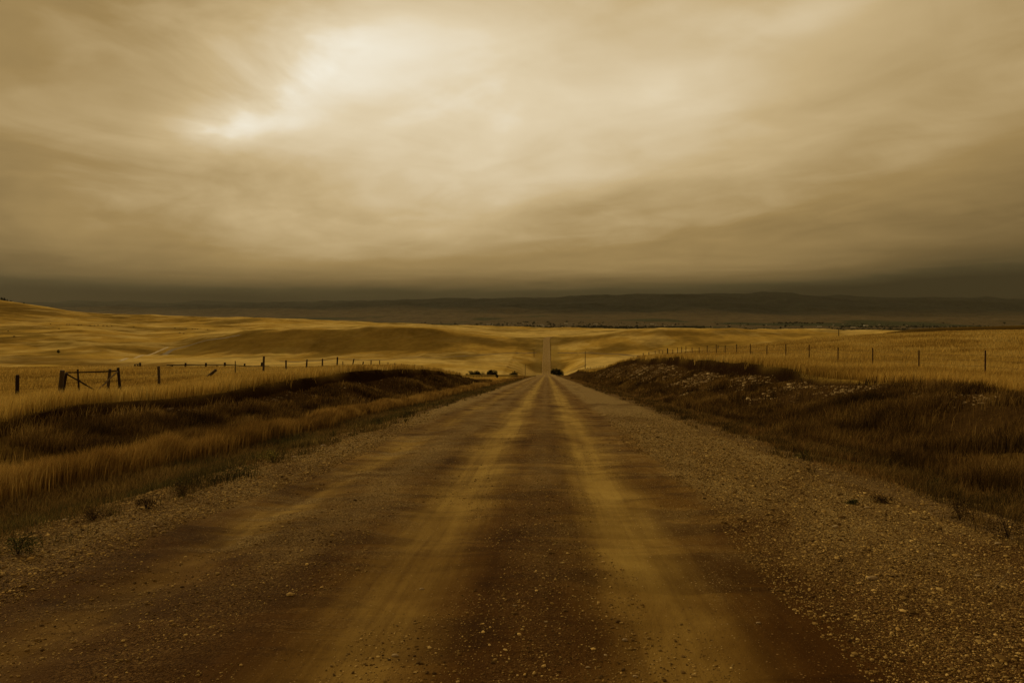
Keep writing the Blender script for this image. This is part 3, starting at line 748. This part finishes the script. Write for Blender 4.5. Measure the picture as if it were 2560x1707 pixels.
for a in [(2182, 1448, 26, 'oval pale stone lying alone on the right gravel shoulder, largest there'),
          (1054, 1473, 12, 'small round stone on the left wheel track'),
          (1287, 1515, 11, 'bright pebble in the middle of the road between the tracks'),
          (1365, 1555, 9, 'small pale pebble just right of the road centre line'),
          (988, 1640, 18, 'flat tan stone near the bottom edge on the left track'),
          (1470, 1669, 12, 'rounded tan stone at the bottom edge on the dark centre strip'),
          (1588, 1691, 13, 'rounded tan stone lowest in the photo right of the centre'),
          (1514, 1638, 10, 'small pale stone on the right side of the dark centre strip'),
          (1563, 1601, 14, 'flattish pale stone at the inner edge of the right track'),
          (160, 1302, 16, 'orange brown stone in the dead grass at the left gravel edge'),
          (38, 1287, 16, 'pale flat stone at the far left in the dark grass'),
          (384, 1318, 15, 'light blocky stone in the left gravel'),
          (808, 1116, 15, 'long pale stone at the far end of the left gravel edge'),
          (735, 1144, 12, 'yellowish stone beside the yellow flowered weed'),
          (438, 1527, 10, 'small tan stone in the left loose gravel strip'),
          (2330, 1386, 12, 'pale stone in the outer right gravel near the dark weeds'),
          (2446, 1441, 18, 'reddish stone in the outer right gravel'),
          (2090, 1318, 17, 'long low pale stone across the right gravel'),
          (2168, 1270, 13, 'pale stone beside a low dark weed on the right'),
          (2080, 1215, 11, 'bright stone at the grassy edge on the right'),
          (2495, 1360, 16, 'blocky brown stone under the dark weeds at the right'),
          (1896, 1558, 12, 'tan stone on the dark dirt right of the right track')]:
    cobble(*a)

# ------------------------------------------------------------------ weeds and a dry stalk by the road
def leaf_cloud(n, rx, ry, rz, cz, size, lobes=5, flat=.0):
    """leaf sized triangles spread through a lumpy crown"""
    cs = np.stack([rng.normal(0, .42, lobes) * rx, rng.normal(0, .42, lobes) * ry, cz + rng.normal(0, .34, lobes) * rz], 1)
    rr = rng.uniform(.35, .62, lobes)
    k = rng.integers(0, lobes, n); d = rng.normal(0, 1, (n, 3)); d /= np.linalg.norm(d, axis=1)[:, None]
    rad = rng.random(n) ** .45
    c = cs[k] + d * rad[:, None] * rr[k][:, None] * np.array([rx, ry, rz])
    c[:, 2] = np.maximum(c[:, 2], .03 * rz)
    u = rng.normal(0, 1, (n, 3)); u /= np.linalg.norm(u, axis=1)[:, None]; v = np.cross(u, rng.normal(0, 1, (n, 3))); v /= np.linalg.norm(v, axis=1)[:, None]
    s = size * rng.uniform(.6, 1.4, n)[:, None]
    V = np.stack([c - u * s, c + v * s * .55, c + u * s, c - v * s * .55], 1).reshape(-1, 3)
    return V, np.arange(4 * n).reshape(n, 4)
def weed(px, py, wpx, hpx, cols, label, upright=False):
    x, y, z = at(px, py); w = wpx / F * y / 2; h = hpx / F * y
    root = empty('weed', (x, y, z - .01)); tag(root, label, 'weed', 'weeds growing at the gravel edges')
    n = 520; V, Fc = leaf_cloud(n, w * 1.0, w * .8, h * .6, h * .35, max(.010, w * .045), 9)
    V[:, 2] = np.clip(V[:, 2], 0, h * rng.uniform(.8, 1.0))
    mesh_obj('leaves', V, Fc, M_leaf, root, cols=np.repeat(palette(n, cols, .35), 4, 0))
    st = [tube([(0, 0, 0), (math.cos(k) * w * .2, math.sin(k) * w * .2, h * .5), (math.cos(k) * w * .7, math.sin(k) * w * .7, h * random.uniform(.7, 1.3))], [.003, .002, .0012], 4) for k in range(11)]
    mesh_obj('stems', *join(st), M_darkwood, root)
DG = [(.03, .032, .012), (.07, .07, .024), (.12, .115, .04)]
DB = [(.03, .02, .009), (.07, .042, .017), (.13, .08, .03)]
YG = [(.06, .06, .02), (.16, .15, .04), (.40, .33, .07)]
for a in [(585, 1194, 90, 42, DG, 'low dark green weed clump on the left gravel edge, widest of them'),
          (470, 1212, 60, 30, DG, 'thin green weed left of the wide dark green clump'),
          (680, 1155, 60, 45, YG, 'yellow flowered weed at the left gravel edge'),
          (945, 1062, 26, 26, DG, 'small dark weed farthest along the left gravel edge'),
          (455, 1243, 36, 40, DB, 'brown dead weed standing in the left gravel'),
          (365, 1272, 50, 40, DB, 'dark bushy dead weed in the left gravel'),
          (235, 1300, 80, 36, DB, 'black looking low weed between two stones on the left'),
          (45, 1385, 110, 70, DG, 'large dark green weed at the left edge of the photo'),
          (2130, 1258, 50, 14, DG, 'flat dark weed on the right gravel, left of a similar one'),
          (2205, 1256, 55, 22, DB, 'low dark weed at the right gravel edge beside the pale stones'),
          (2010, 1150, 50, 34, DG, 'small green weed where the right gravel meets the grass'),
          (2330, 1232, 70, 40, DG, 'dark green weed among the right verge grass'),
          (2400, 1300, 90, 60, DB, 'tall dark dead weed at the right verge'),
          (2520, 1345, 110, 80, DB, 'largest dark weed clump at the right edge of the photo')]:
    weed(*a)
x, y, z = at(2470, 1490); x2 = x + 80 / F * y; h = 62 / F * y
st = [tube([(x, y, z + .01), (x + (x2 - x) * .5, y + .05, z + h * .45), (x2, y + .08, z + h)], [.003, .0025, .0015], 5),
      tube([(x + (x2 - x) * .8, y + .065, z + h * .76), (x2 + .02, y + .04, z + h * .82)], [.002, .001], 4),
      tube([(x + (x2 - x) * .86, y + .07, z + h * .84), (x2 - .01, y + .1, z + h * 1.12)], [.002, .001], 4)]
tag(mesh_obj('dry_stalk', *join(st), M_palewood), 'thin pale dry stalk leaning over the gravel at the right', 'stalk')

# ------------------------------------------------------------------ fences
def post_mesh(h, r, lean=(0, 0), mat=M_wood, square=False, parent=None, loc=(0, 0, 0), name='post'):
    p = [(0, 0, -.35), (lean[0] * .5 * h, lean[1] * .5 * h, h * .5), (lean[0] * h * .97, lean[1] * h * .97, h * .97), (lean[0] * h, lean[1] * h, h)]
    if square:      # studded steel tee post
        v, f = join([box(-r, r, -.006, .006, -.35, h), box(-.006, .006, .007, r * 1.8, -.35, h)])
        v = [(a + lean[0] * c, b_ + lean[1] * c, c) for a, b_, c in v]
    else: v, f = tube(p, [r, r * rng.uniform(.92, 1.06), r * .95, r * .75], 9, .08)
    o = mesh_obj(name, v, f, mat, parent, smooth_=False); o.location = loc; return o

def wire_line(parent, pts, hs, r=.004):
    for h in hs:
        P = []
        for (a, b_) in zip(pts[:-1], pts[1:]):
            for k in range(4):
                t = k / 4; s_ = -.05 * 4 * t * (1 - t)
                P.append((a[0] * (1 - t) + b_[0] * t, a[1] * (1 - t) + b_[1] * t, a[2] * (1 - t) + b_[2] * t + h + s_))
        P.append((pts[-1][0], pts[-1][1], pts[-1][2] + h))
        mesh_obj('wire', *tube(P, [max(r, .00021 * p[1]) for p in P], 4, 0, False), M_wire, parent)

# left fence: wooden posts, gate bracing
LF = empty('wire_fence', (-24, 31, gz(-24, 31))); tag(LF, 'left wire fence of old wooden posts running down past the gate', 'fence')
def lx(px, Y): return (px - CX) / F * Y
Lposts = [(-25.2, 26.0, 1.35, .10, (0, 0), M_wood), (lx(42, 31), 31.0, 1.5, .08, (.02, 0), M_darkwood)]
Lp2 = [(398, 42.2, 1.3, .08, (-.03, 0), M_wood), (588, 52.6, 1.25, .035, (0, 0), M_darkwood), (658, 58, 1.55, .09, (.04, 0), M_wood),
       (715, 63, 1.2, .08, (0, 0), M_wood), (765, 68, 1.25, .08, (.08, 0), M_wood), (806, 73, 1.25, .08, (0, 0), M_wood), (842, 78, 1.5, .09, (.05, 0), M_darkwood),
       (857, 83, 1.05, .05, (0, 0), M_wood), (879, 87, 1.35, .08, (.22, 0), M_darkwood), (905, 91, 1.15, .09, (.15, 0), M_darkwood),
       (927, 95, 1.35, .08, (.03, 0), M_wood), (949, 99, 1.4, .07, (0, 0), M_wood), (970, 103, 1.2, .06, (0, 0), M_wood), (987, 108, 1.2, .06, (0, 0), M_wood), (1004, 113, 1.15, .06, (0, 0), M_wood), (1019, 118, 1.1, .06, (0, 0), M_wood)]
for px, Yp, h, r, ln, m in Lp2: Lposts.append((lx(px, Yp), Yp, h, r, ln, m))
for Yp in np.arange(124, 300, 6.0): Lposts.append((-24 + random.uniform(-.2, .2), Yp, 1.2, .07, (random.uniform(-.05, .05), 0), M_wood))
def add_posts(root, posts, square=False):
    pts = []
    for x, y, h, r, ln, m in posts:
        z = gz(x, y); pts.append((x, y, z))
        post_mesh(h, r, ln, m, square and r < .05, root, (x - root.location.x, y - root.location.y, z - root.location.z))
    return pts
pts = add_posts(LF, Lposts)
rel = lambda P, root: [(a - root.location.x, b_ - root.location.y, c - root.location.z) for a, b_, c in P]
wire_line(LF, rel(pts[:2] + [(lx(160, 33.6), 33.6, gz(lx(160, 33.6), 33.6))], LF), (.32, .58, .84, 1.08))
wire_line(LF, rel([(lx(296, 36.2), 36.2, gz(lx(296, 36.2), 36.2))] + pts[2:20], LF), (.5, .8, 1.05))

# gate: leaning posts with rail and crossed braces
GX, GY = lx(225, 34.5), 34.5
G = empty('wooden_gate', (GX, GY, gz(GX, GY))); tag(G, 'old wooden fence gate with a top rail and two crossed pole braces', 'gate')
GD = 34.5
def gp(px, py, D=GD): return Vector((lx(px, D) - GX, D - GY, -(py - HZ) / F * D - G.location.z))
def gbar(name, a, b_, r0, r1, m, n=6):
    P = [a.lerp(b_, k / (n - 1)) + Vector((0, 0, random.uniform(-.02, .02))) for k in range(n)]
    mesh_obj(name, *tube(P, list(np.linspace(r0, r1, n)), 9, .07), m, G)
gbar('post', gp(150, 992, 34), gp(156, 925, 34), .11, .105, M_wood)
gbar('post', gp(156, 992, 34.4), gp(166, 932, 34.4), .065, .06, M_darkwood)
gbar('post', gp(198, 990, 34.5), gp(194, 924, 34.5), .045, .042, M_darkwood)
gbar('post', gp(268, 985, 36.2), gp(275, 923, 36.2), .075, .07, M_wood)
gbar('post', gp(301, 985, 35), gp(295, 919, 35), .07, .065, M_darkwood)
gbar('rail', gp(164, 932, 34.7), gp(296, 927, 35.2), .03, .035, M_darkwood)
gbar('brace', gp(166, 934, 34.3), gp(240, 977, 34.6), .038, .035, M_darkwood)
gbar('brace', gp(222, 995, 34.2), gp(294, 928, 34.9), .042, .04, M_palewood)
for k, dz_ in enumerate((.35, .62, .88, 1.02)):
    a = gp(158, 985, 34.2); b_ = gp(296, 980, 35.1)
    a = Vector((a.x, a.y, 0.02 + dz_)); b_ = Vector((b_.x, b_.y, dz_ + .05))
    mesh_obj('wire', *tube([a, (a + b_) / 2 - Vector((0, 0, .04)), b_], [.004] * 3, 4, 0, False), M_wire, G)

# leaning broken post in the grass
x, y = lx(505, 47.5), 47.5; z = gz(x, y)
v, f = tube([(0, 0, -.2), (.75, 0, .42), (.98, 0, .62)], [.10, .105, .09], 9, .08)
o = mesh_obj('fallen_post', v, f, M_wood); o.location = (x, y, z + .12); tag(o, 'broken wooden post leaning low in the grass right of the gate', 'post')
o2 = mesh_obj('log', *tube([(-.42, 0, 0), (0, 0, .16), (.35, .1, .3)], [.12, .14, .13], 9, .12), M_wood)
x, y = lx(142, 33.4), 33.4; o2.location = (x, y, gz(x, y) + .12); tag(o2, 'short rough log leaning on the foot of the thick left gate post', 'log')

# low rail fence on the crest of the left field
RFY = 128.0
RF = empty('rail_fence', (lx(530, RFY), RFY, gz(lx(530, RFY), RFY))); tag(RF, 'dark wooden rail fence on the crest of the left field', 'fence')
def rp(px, py, D=RFY): return Vector((lx(px, D) - RF.location.x, D - RF.location.y, -(py - HZ) / F * D - RF.location.z))
for px, py, ln, r in [(431, 912, -.02, .09), (464, 907, .08, .2), (515, 907, .06, .2), (542, 912, 0, .2), (562, 906, 0, .2), (612, 908.5, .15, .17), (655, 906, .1, .22), (716, 915, 0, .08)]:
    t = rp(px, py); mesh_obj('post', *tube([(t.x - ln * 2, t.y, t.z - 2.0), (t.x, t.y, t.z)], [r, r * .9], 7, .08), M_darkwood, RF)
for (a, pa), (b2, pb) in [((418, 912), (562, 912.5)), ((562, 912), (614, 915)), ((612, 915), (656, 915.3)), ((660, 915), (674, 915.5)), ((672, 917), (792, 919)), ((850, 918), (920, 914))]:
    mesh_obj('rail', *tube([rp(a, pa) + Vector((0, -.18, 0)), rp((a + b2) / 2, (pa + pb) / 2) + Vector((0, -.18, random.uniform(-.05, .05))), rp(b2, pb) + Vector((0, -.18, 0))], [.09, .085, .08], 7, .06), M_darkwood, RF)
mesh_obj('brace', *tube([rp(408, 924), rp(430, 914)], [.08, .08], 7), M_wood, RF)
# remains of a loading pen
PK = empty('broken_pen', (lx(344, 112), 112, gz(lx(344, 112), 112))); tag(PK, 'collapsed dark timber pen standing alone left of the rail fence', 'pen')
def kp(px, py, D=112): return Vector((lx(px, D) - PK.location.x, D - PK.location.y, -(py - HZ) / F * D - PK.location.z))
for nm, a, b_, r, m in [('post', kp(350, 926), kp(350, 906.5), .16, M_darkwood), ('post', kp(337, 927), kp(337, 910), .12, M_wood), ('post', kp(345, 926, 113.5), kp(344, 910, 113.5), .1, M_wood),
                        ('rail', kp(337, 911, 111.8), kp(350, 910, 111.8), .07, M_wood), ('rail', kp(338, 918, 111.8), kp(356, 922, 111.8), .12, M_darkwood), ('rail', kp(316, 924.5), kp(352, 924), .10, M_darkwood), ('rail', kp(336, 925, 112.6), kp(352, 919, 112.6), .1, M_wood)]:
    mesh_obj(nm, *tube([a, a.lerp(b_, .5), b_], [r, r, r * .9], 7, .1), m, PK)

# right fence: steel posts every five metres
RFN = empty('wire_fence', (20, 31, gz(20, 31))); tag(RFN, 'right wire fence of thin rusty steel posts along the golden field', 'fence')
Rp = [(20.0, 26.0, 1.3, .022, (0, 0), M_steel)]
for px, h in [(2463, 1.32), (2297, 1.25), (2182, 1.3), (2095, 1.28), (2023, 1.3), (1965, 1.3), (1917, 1.28), (1876, 1.4), (1842, 1.28), (1813, 1.28), (1791, 1.4), (1768, 1.35), (1748, 1.3), (1730, 1.25), (1715, 1.5), (1704, 1.45), (1694, 1.45), (1682, 1.2), (1669, 1.3), (1657, 1.0), (1648, 1.0), (1638, 1.1)]:
    Yp = F * 20 / (px - CX); Rp.append((20.0, Yp, h, .10 if px == 1669 else .026 + .0002 * Yp, (random.uniform(-.015, .015), 0), M_darkwood if px == 1669 else M_steel))
for Yp in np.arange(134, 345, 7.5): Rp.append((20 + random.uniform(-.2, .2), Yp, random.uniform(1.0, 1.3), .08, (random.uniform(-.08, .08), 0), M_wood))
pts = add_posts(RFN, Rp, True)
wire_line(RFN, rel(pts[:24], RFN), (.3, .6, .88, 1.1))
# single posts standing apart
for px, pt, pb, D, r, lab in [(1795, 863.5, 878, 150, .10, 'lone thin post standing in the field behind the right fence'),
                              (1335, 875, 885, 850, .35, 'small dark post on the slope left of the far road'),
                              (1313, 911, 921, 640, .25, 'small dark marker post low on the slope left of the far road')]:
    x = lx(px, D); zt = -(pt - HZ) / F * D; zb = min(gz(x, D), -(pb - HZ) / F * D)
    o = mesh_obj('lone_post', *tube([(0, 0, -.3), (0, 0, (zt - zb) * .5), (.03, 0, zt - zb)], [r, r, r * .8], 7, .05), M_darkwood); o.location = (x, D, zb); tag(o, lab, 'post')

# utility poles
def pole(px, pt, D, label):
    x = lx(px, D); zt = -(pt - HZ) / F * D; z = gz(x, D); h = zt - z
    r = empty('utility_pole', (x, D, z)); tag(r, label, 'pole', 'utility poles')
    mesh_obj('pole', *tube([(0, 0, -.5), (0, 0, h * .5), (0.02, 0, h)], [.19, .17, .14], 10, .02), M_darkwood, r)
    mesh_obj('insulator', *tube([(0, 0, h - .02), (0, 0, h + .12), (0, 0, h + .2)], [.05, .07, .03], 8), M_wire, r)
pole(1463, 878, 350, 'utility pole standing on the golden knoll right of the dip')
pole(2097, 823, 300, 'utility pole half hidden behind the right field crest against the plain')

# ------------------------------------------------------------------ shrubs and trees
def shrub(px, pb, wpx, hpx, D, label, tree=False, group='dark shrubs in the dip', n=2600, name=None):
    x = lx(px, D); z = max(gz(x, D), -(pb - HZ) / F * D - 1.0) if False else -(pb - HZ) / F * D
    g = gz(x, D); w = wpx / F * D / 2; h = hpx / F * D; extra = max(z - g, 0)
    root = empty(name or ('tree' if tree else 'shrub'), (x, D, g)); tag(root, label, 'tree' if tree else 'shrub', group)
    H_ = h + extra
    V, Fc = leaf_cloud(n, w, w * .9, H_ * .52, H_ * .52, .16 * (1 + D / 900), lobes=11 if not tree else 9)
    V[:, 2] = np.clip(V[:, 2], 0, H_)
    mesh_obj('foliage', V, Fc, M_leaf, root, cols=np.repeat(palette(n, [(.016, .018, .008), (.034, .036, .014), (.06, .06, .024)], .3), 4, 0))
    st = []
    for k in range(6):
        a = k * 1.05; st.append(tube([(0, 0, -.2), (math.cos(a) * w * .25, math.sin(a) * w * .25, H_ * .35), (math.cos(a) * w * .5, math.sin(a) * w * .5, H_ * .7)], [.14, .09, .03], 5, .1))
    mesh_obj('trunk' if tree else 'stems', *join(st), M_darkwood, root)
shrub(1387, 939, 16, 18, 470, 'bushy dark tree at the right roadside in the dip, lower left neighbour', True, 'roadside trees in the dip', 3000)
shrub(1396, 940, 20, 24, 475, 'tallest dark tree at the right roadside in the dip', True, 'roadside trees in the dip', 4200)
for i, (px, pb, w, h, lab) in enumerate([(1134, 934, 12, 8, 'smallest dark shrub, leftmost of the row in the dip'), (1178, 938, 22, 11, 'broad dark shrub in the row left of the dip'), (1196, 938, 20, 12, 'dark shrub between the two widest shrubs of the row'),
        (1222, 936, 18, 11, 'tall dark shrub in the middle of the row'), (1234, 936, 14, 12, 'dark shrub at the right end of the dense row'), (1282, 937, 14, 11, 'dark shrub standing apart nearer the road'), (1293, 938, 12, 7, 'low dark shrub beside the one nearest the road')]):
    shrub(px, pb, w, h, 520, lab)
shrub(1243, 950, 6, 10, 240, 'small twiggy dark bush at the end of the left bank', n=700, group='bushes near the left bank end')
shrub(1088, 927, 20, 7, 112, 'thin pale twiggy bush on top of the left bank end', n=300, group='bushes near the left bank end')
shrub(145, 879, 9, 5, 800, 'single round dark bush on the left valley floor', n=500, group='bushes near the left bank end')
for i, (px, w, h, lab) in enumerate([(4, 9, 7, 'dark pine on the far left hilltop, at the photo edge'), (11, 8, 6, 'dark pine second from the edge on the left hilltop'), (18, 7, 4.5, 'short dark pine on the left hilltop skyline'), (26, 7, 3, 'lowest dark pine at the right end of the left hilltop row'), (60, 6, 2.5, 'small lone pine lower down the left hill skyline')]):
    x, y, z = lx(px, 2030), 2030, 0; g = gz(x, y); H_ = h / F * y * 1.3; wd = w / F * y / 2
    r = empty('pine_tree', (x, y, g)); tag(r, lab, 'tree', 'pines on the left hilltop')
    V, Fc = leaf_cloud(500, wd, wd, H_ * .5, H_ * .5, .9, 6); V[:, :2] *= (1.15 - V[:, 2:3] / H_).clip(.1, 1); mesh_obj('crown', V, Fc, M_leaf, r, cols=np.repeat(palette(500, [(.012, .014, .007), (.03, .032, .016)], .3), 4, 0))
    mesh_obj('trunk', *tube([(0, 0, -1), (0, 0, H_ * .7)], [.4, .2], 6), M_darkwood, r)

# ------------------------------------------------------------------ cattle on the left slope
def cow_mesh():
    secs = [(-1.15, 1.18, .16, .22), (-.95, 1.08, .30, .36), (-.5, 1.0, .36, .42), (0, .98, .38, .44), (.5, 1.02, .34, .42), (.8, 1.1, .26, .34), (1.05, 1.15, .16, .22), (1.3, 1.0, .12, .17), (1.5, .85, .11, .15), (1.72, .72, .07, .09)]
    V = []; Fc = []; n = 8
    for x, z, ry, rz in secs:
        for k in range(n): a = math.tau * k / n; V.append((x, math.cos(a) * ry, z + math.sin(a) * rz))
    for i in range(len(secs) - 1):
        for k in range(n): Fc.append((i * n + k, i * n + (k + 1) % n, (i + 1) * n + (k + 1) % n, (i + 1) * n + k))
    Fc.append(tuple(range(n))); Fc.append(tuple(range((len(secs) - 1) * n, len(secs) * n))[::-1])
    legs = [tube([(x, y, .85), (x + b_, y, .45), (x, y, 0)], [.14, .075, .06], 6) for x, y, b_ in ((.65, .2, .03), (.65, -.2, -.02), (-.85, .22, -.10), (-.85, -.22, -.08))]
    tail = tube([(-1.15, 0, 1.25), (-1.3, 0, .9), (-1.28, 0, .5)], [.04, .03, .05], 5)
    ears = [tube([(1.35, s * .1, 1.1), (1.33, s * .28, 1.12)], [.05, .02], 5) for s in (-1, 1)]
    return join([(V, Fc)] + legs + [tail] + ears)
cv_, cf_ = cow_mesh(); cow0 = None
for i, (px, py) in enumerate([(126, 811), (167, 812.3), (173, 812.5), (196, 814.6), (203, 813.5), (225, 815), (236, 815), (245, 814.6), (258, 815.2), (267, 815.6), (279, 816.4), (334, 818), (147, 823.5), (35, 843), (437, 822), (465, 823), (481, 823.6), (488, 824), (494, 824.3), (519, 825), (449, 833), (459, 835), (20, 829)]):
    x, y, z = hit(px, py, 850)
    if cow0 is None: o = cow0 = mesh_obj('cow', cv_, cf_, M_cow, smooth_=True)
    else: o = cow0.copy(); COL.objects.link(o)
    o.location = (x, y, z); o.rotation_euler = (0, 0, random.choice([0, math.pi]) + random.uniform(-.6, .6)); o.scale = (1.25,) * 3
    big = {12: 'dark cow grazing alone below the main herd line on the left slope', 13: 'dark cow grazing alone near the far left edge, lowest one', 11: 'dark cow at the right end of the main herd line', 0: 'dark cow at the left end of the main herd line',
           22: 'dark cow alone at the far left edge above the lowest one', 20: 'dark cow below the right group, left one of a pair', 21: 'dark cow below the right group, right one of a pair', 19: 'dark cow farthest right of all on the slope'}
    tag(o, big.get(i, 'tiny dark cow grazing in the line of cattle on the left slope'), 'cow', 'cattle grazing on the left slope')

# ------------------------------------------------------------------ valley town far away
def house_mesh(w, d, h, rh):
    v, f = box(-w / 2, w / 2, -d / 2, d / 2, -4, h)
    f = [q for q in f]
    e = 1.0; R = [(-w / 2 - e, -d / 2 - e, h - .3), (w / 2 + e, -d / 2 - e, h - .3), (w / 2 + e, d / 2 + e, h - .3), (-w / 2 - e, d / 2 + e, h - .3), (-w / 2 - e, 0, h + rh), (w / 2 + e, 0, h + rh)]
    return v, f, R, [(0, 1, 5, 4), (2, 3, 4, 5), (0, 4, 3), (1, 2, 5), (3, 2, 1, 0)]
protos = []
for k, (w, d, h, rh, m) in enumerate([(16, 11, 6, 3.5, M_wall), (24, 14, 7, 4, M_wall), (42, 18, 8, 4, M_white), (13, 10, 5, 3, M_white)]):
    v, f, R, rf = house_mesh(w, d, h, rh)
    r = empty('house', (0, 0, 0)); a = mesh_obj('wall', v, f, m, r); b_ = mesh_obj('roof', R, rf, M_roof, r)
    protos.append([r, a, b_, False])
def house(k, loc, rz, label, group='pale houses of the far valley town'):
    r, a, b_, used = protos[k]
    if used:
        r2 = r.copy(); COL.objects.link(r2)
        for c in (a, b_): c2 = c.copy(); COL.objects.link(c2); c2.parent = r2
        r = r2
    protos[k][3] = True
    r.location = loc; r.rotation_euler = (0, 0, rz); tag(r, label, 'house', group)
def vh(px, Y): x = lx(px, Y); return (x, Y, gz(x, Y))
hr = random.Random(5)
for i in range(110):
    px = hr.triangular(1000, 1740, 1400) if i < 95 else hr.uniform(1740, 2300)
    Y = hr.uniform(6300, 7900)
    k = hr.choice([0, 0, 1, 3, 0, 1, 2]) if i > 3 else i
    house(k, vh(px, Y), hr.uniform(-.6, .6), ['small pale house among the trees of the far valley town', 'broad pale building in the far valley town', 'long white shed in the far valley town', 'small white cottage in the far valley town'][k])
xw, yw, zw = hit(2165, 815, 4800)
house(2, (xw, yw, zw + 1), 0, 'bright white farmhouse standing alone on the right valley plain', 'lone farm')

def far_tree(k, s):
    V, Fc = leaf_cloud(70, 7 * s, 7 * s, 5.5 * s, 6.5 * s, 3.0 * s, 5); v2, f2 = tube([(0, 0, -3), (0, 0, 5 * s)], [.6, .4], 5)
    Vn = np.concatenate([V, np.array([tuple(v) for v in v2])]); fl = [tuple(q) for q in Fc] + [tuple(i + len(V) for i in q) for q in f2]
    o = mesh_obj('tree', Vn, fl, M_tree); return o
tp = [far_tree(k, s) for k, s in enumerate((1.0, 1.3, .8))]; tu = [False] * 3
for i in range(230):
    k = hr.randrange(3); o = tp[k]
    if tu[k]: o = tp[k].copy(); COL.objects.link(o)
    tu[k] = True
    px = hr.triangular(950, 1760, 1350) if i < 170 else hr.uniform(1700, 2560)
    o.location = vh(px, hr.uniform(5600, 8300)); o.rotation_euler = (0, 0, hr.uniform(0, 6)); s = hr.uniform(.7, 1.5); o.scale = (s * hr.uniform(1, 1.6), s, s)
    tag(o, 'dark round tree scattered among the houses in the far valley', 'tree', 'scattered trees of the far valley')
# riverside wood: one mass
Vs = []; 
for (p0, p1, Y0, Y1, m_) in [(1440, 1760, 5900, 6500, 380), (1600, 2600, 5300, 5700, 700), (900, 1500, 6000, 6600, 330), (2100, 2600, 6400, 6700, 160), (1930, 2060, 8000, 8400, 60), (-60, 900, 6000, 7500, 300)]:
    for _ in range(m_):
        x, y, z = vh(hr.uniform(p0, p1), hr.uniform(Y0, Y1)); s = hr.uniform(.7, 1.5); V, Fc = leaf_cloud(26, 10 * s, 10 * s, 6 * s, 6 * s, 4.5 * s, 3); Vs.append(V + np.array([x, y, z]))
V = np.concatenate(Vs); tag(mesh_obj('wood', V, np.arange(len(V)).reshape(-1, 4), M_tree), 'dark belt of riverside trees along the far valley floor', 'wood', kind='stuff')

# ------------------------------------------------------------------ air
m = bpy.data.materials.new('haze_air'); m.use_nodes = True; nt = m.node_tree; nt.nodes.clear()
pv = nt.nodes.new('ShaderNodeVolumePrincipled'); mo = nt.nodes.new('ShaderNodeOutputMaterial'); nt.links.new(pv.outputs[0], mo.inputs['Volume'])
pv.inputs['Color'].default_value = (.80, .76, .66, 1); pv.inputs['Density'].default_value = 4.5e-6; pv.inputs['Anisotropy'].default_value = .2
v, f = box(-42000, 42000, -120, 26000, -900, 1600)
tag(mesh_obj('haze', v, f, m), 'thin haze lying over the valley and far hills', 'haze', kind='stuff')
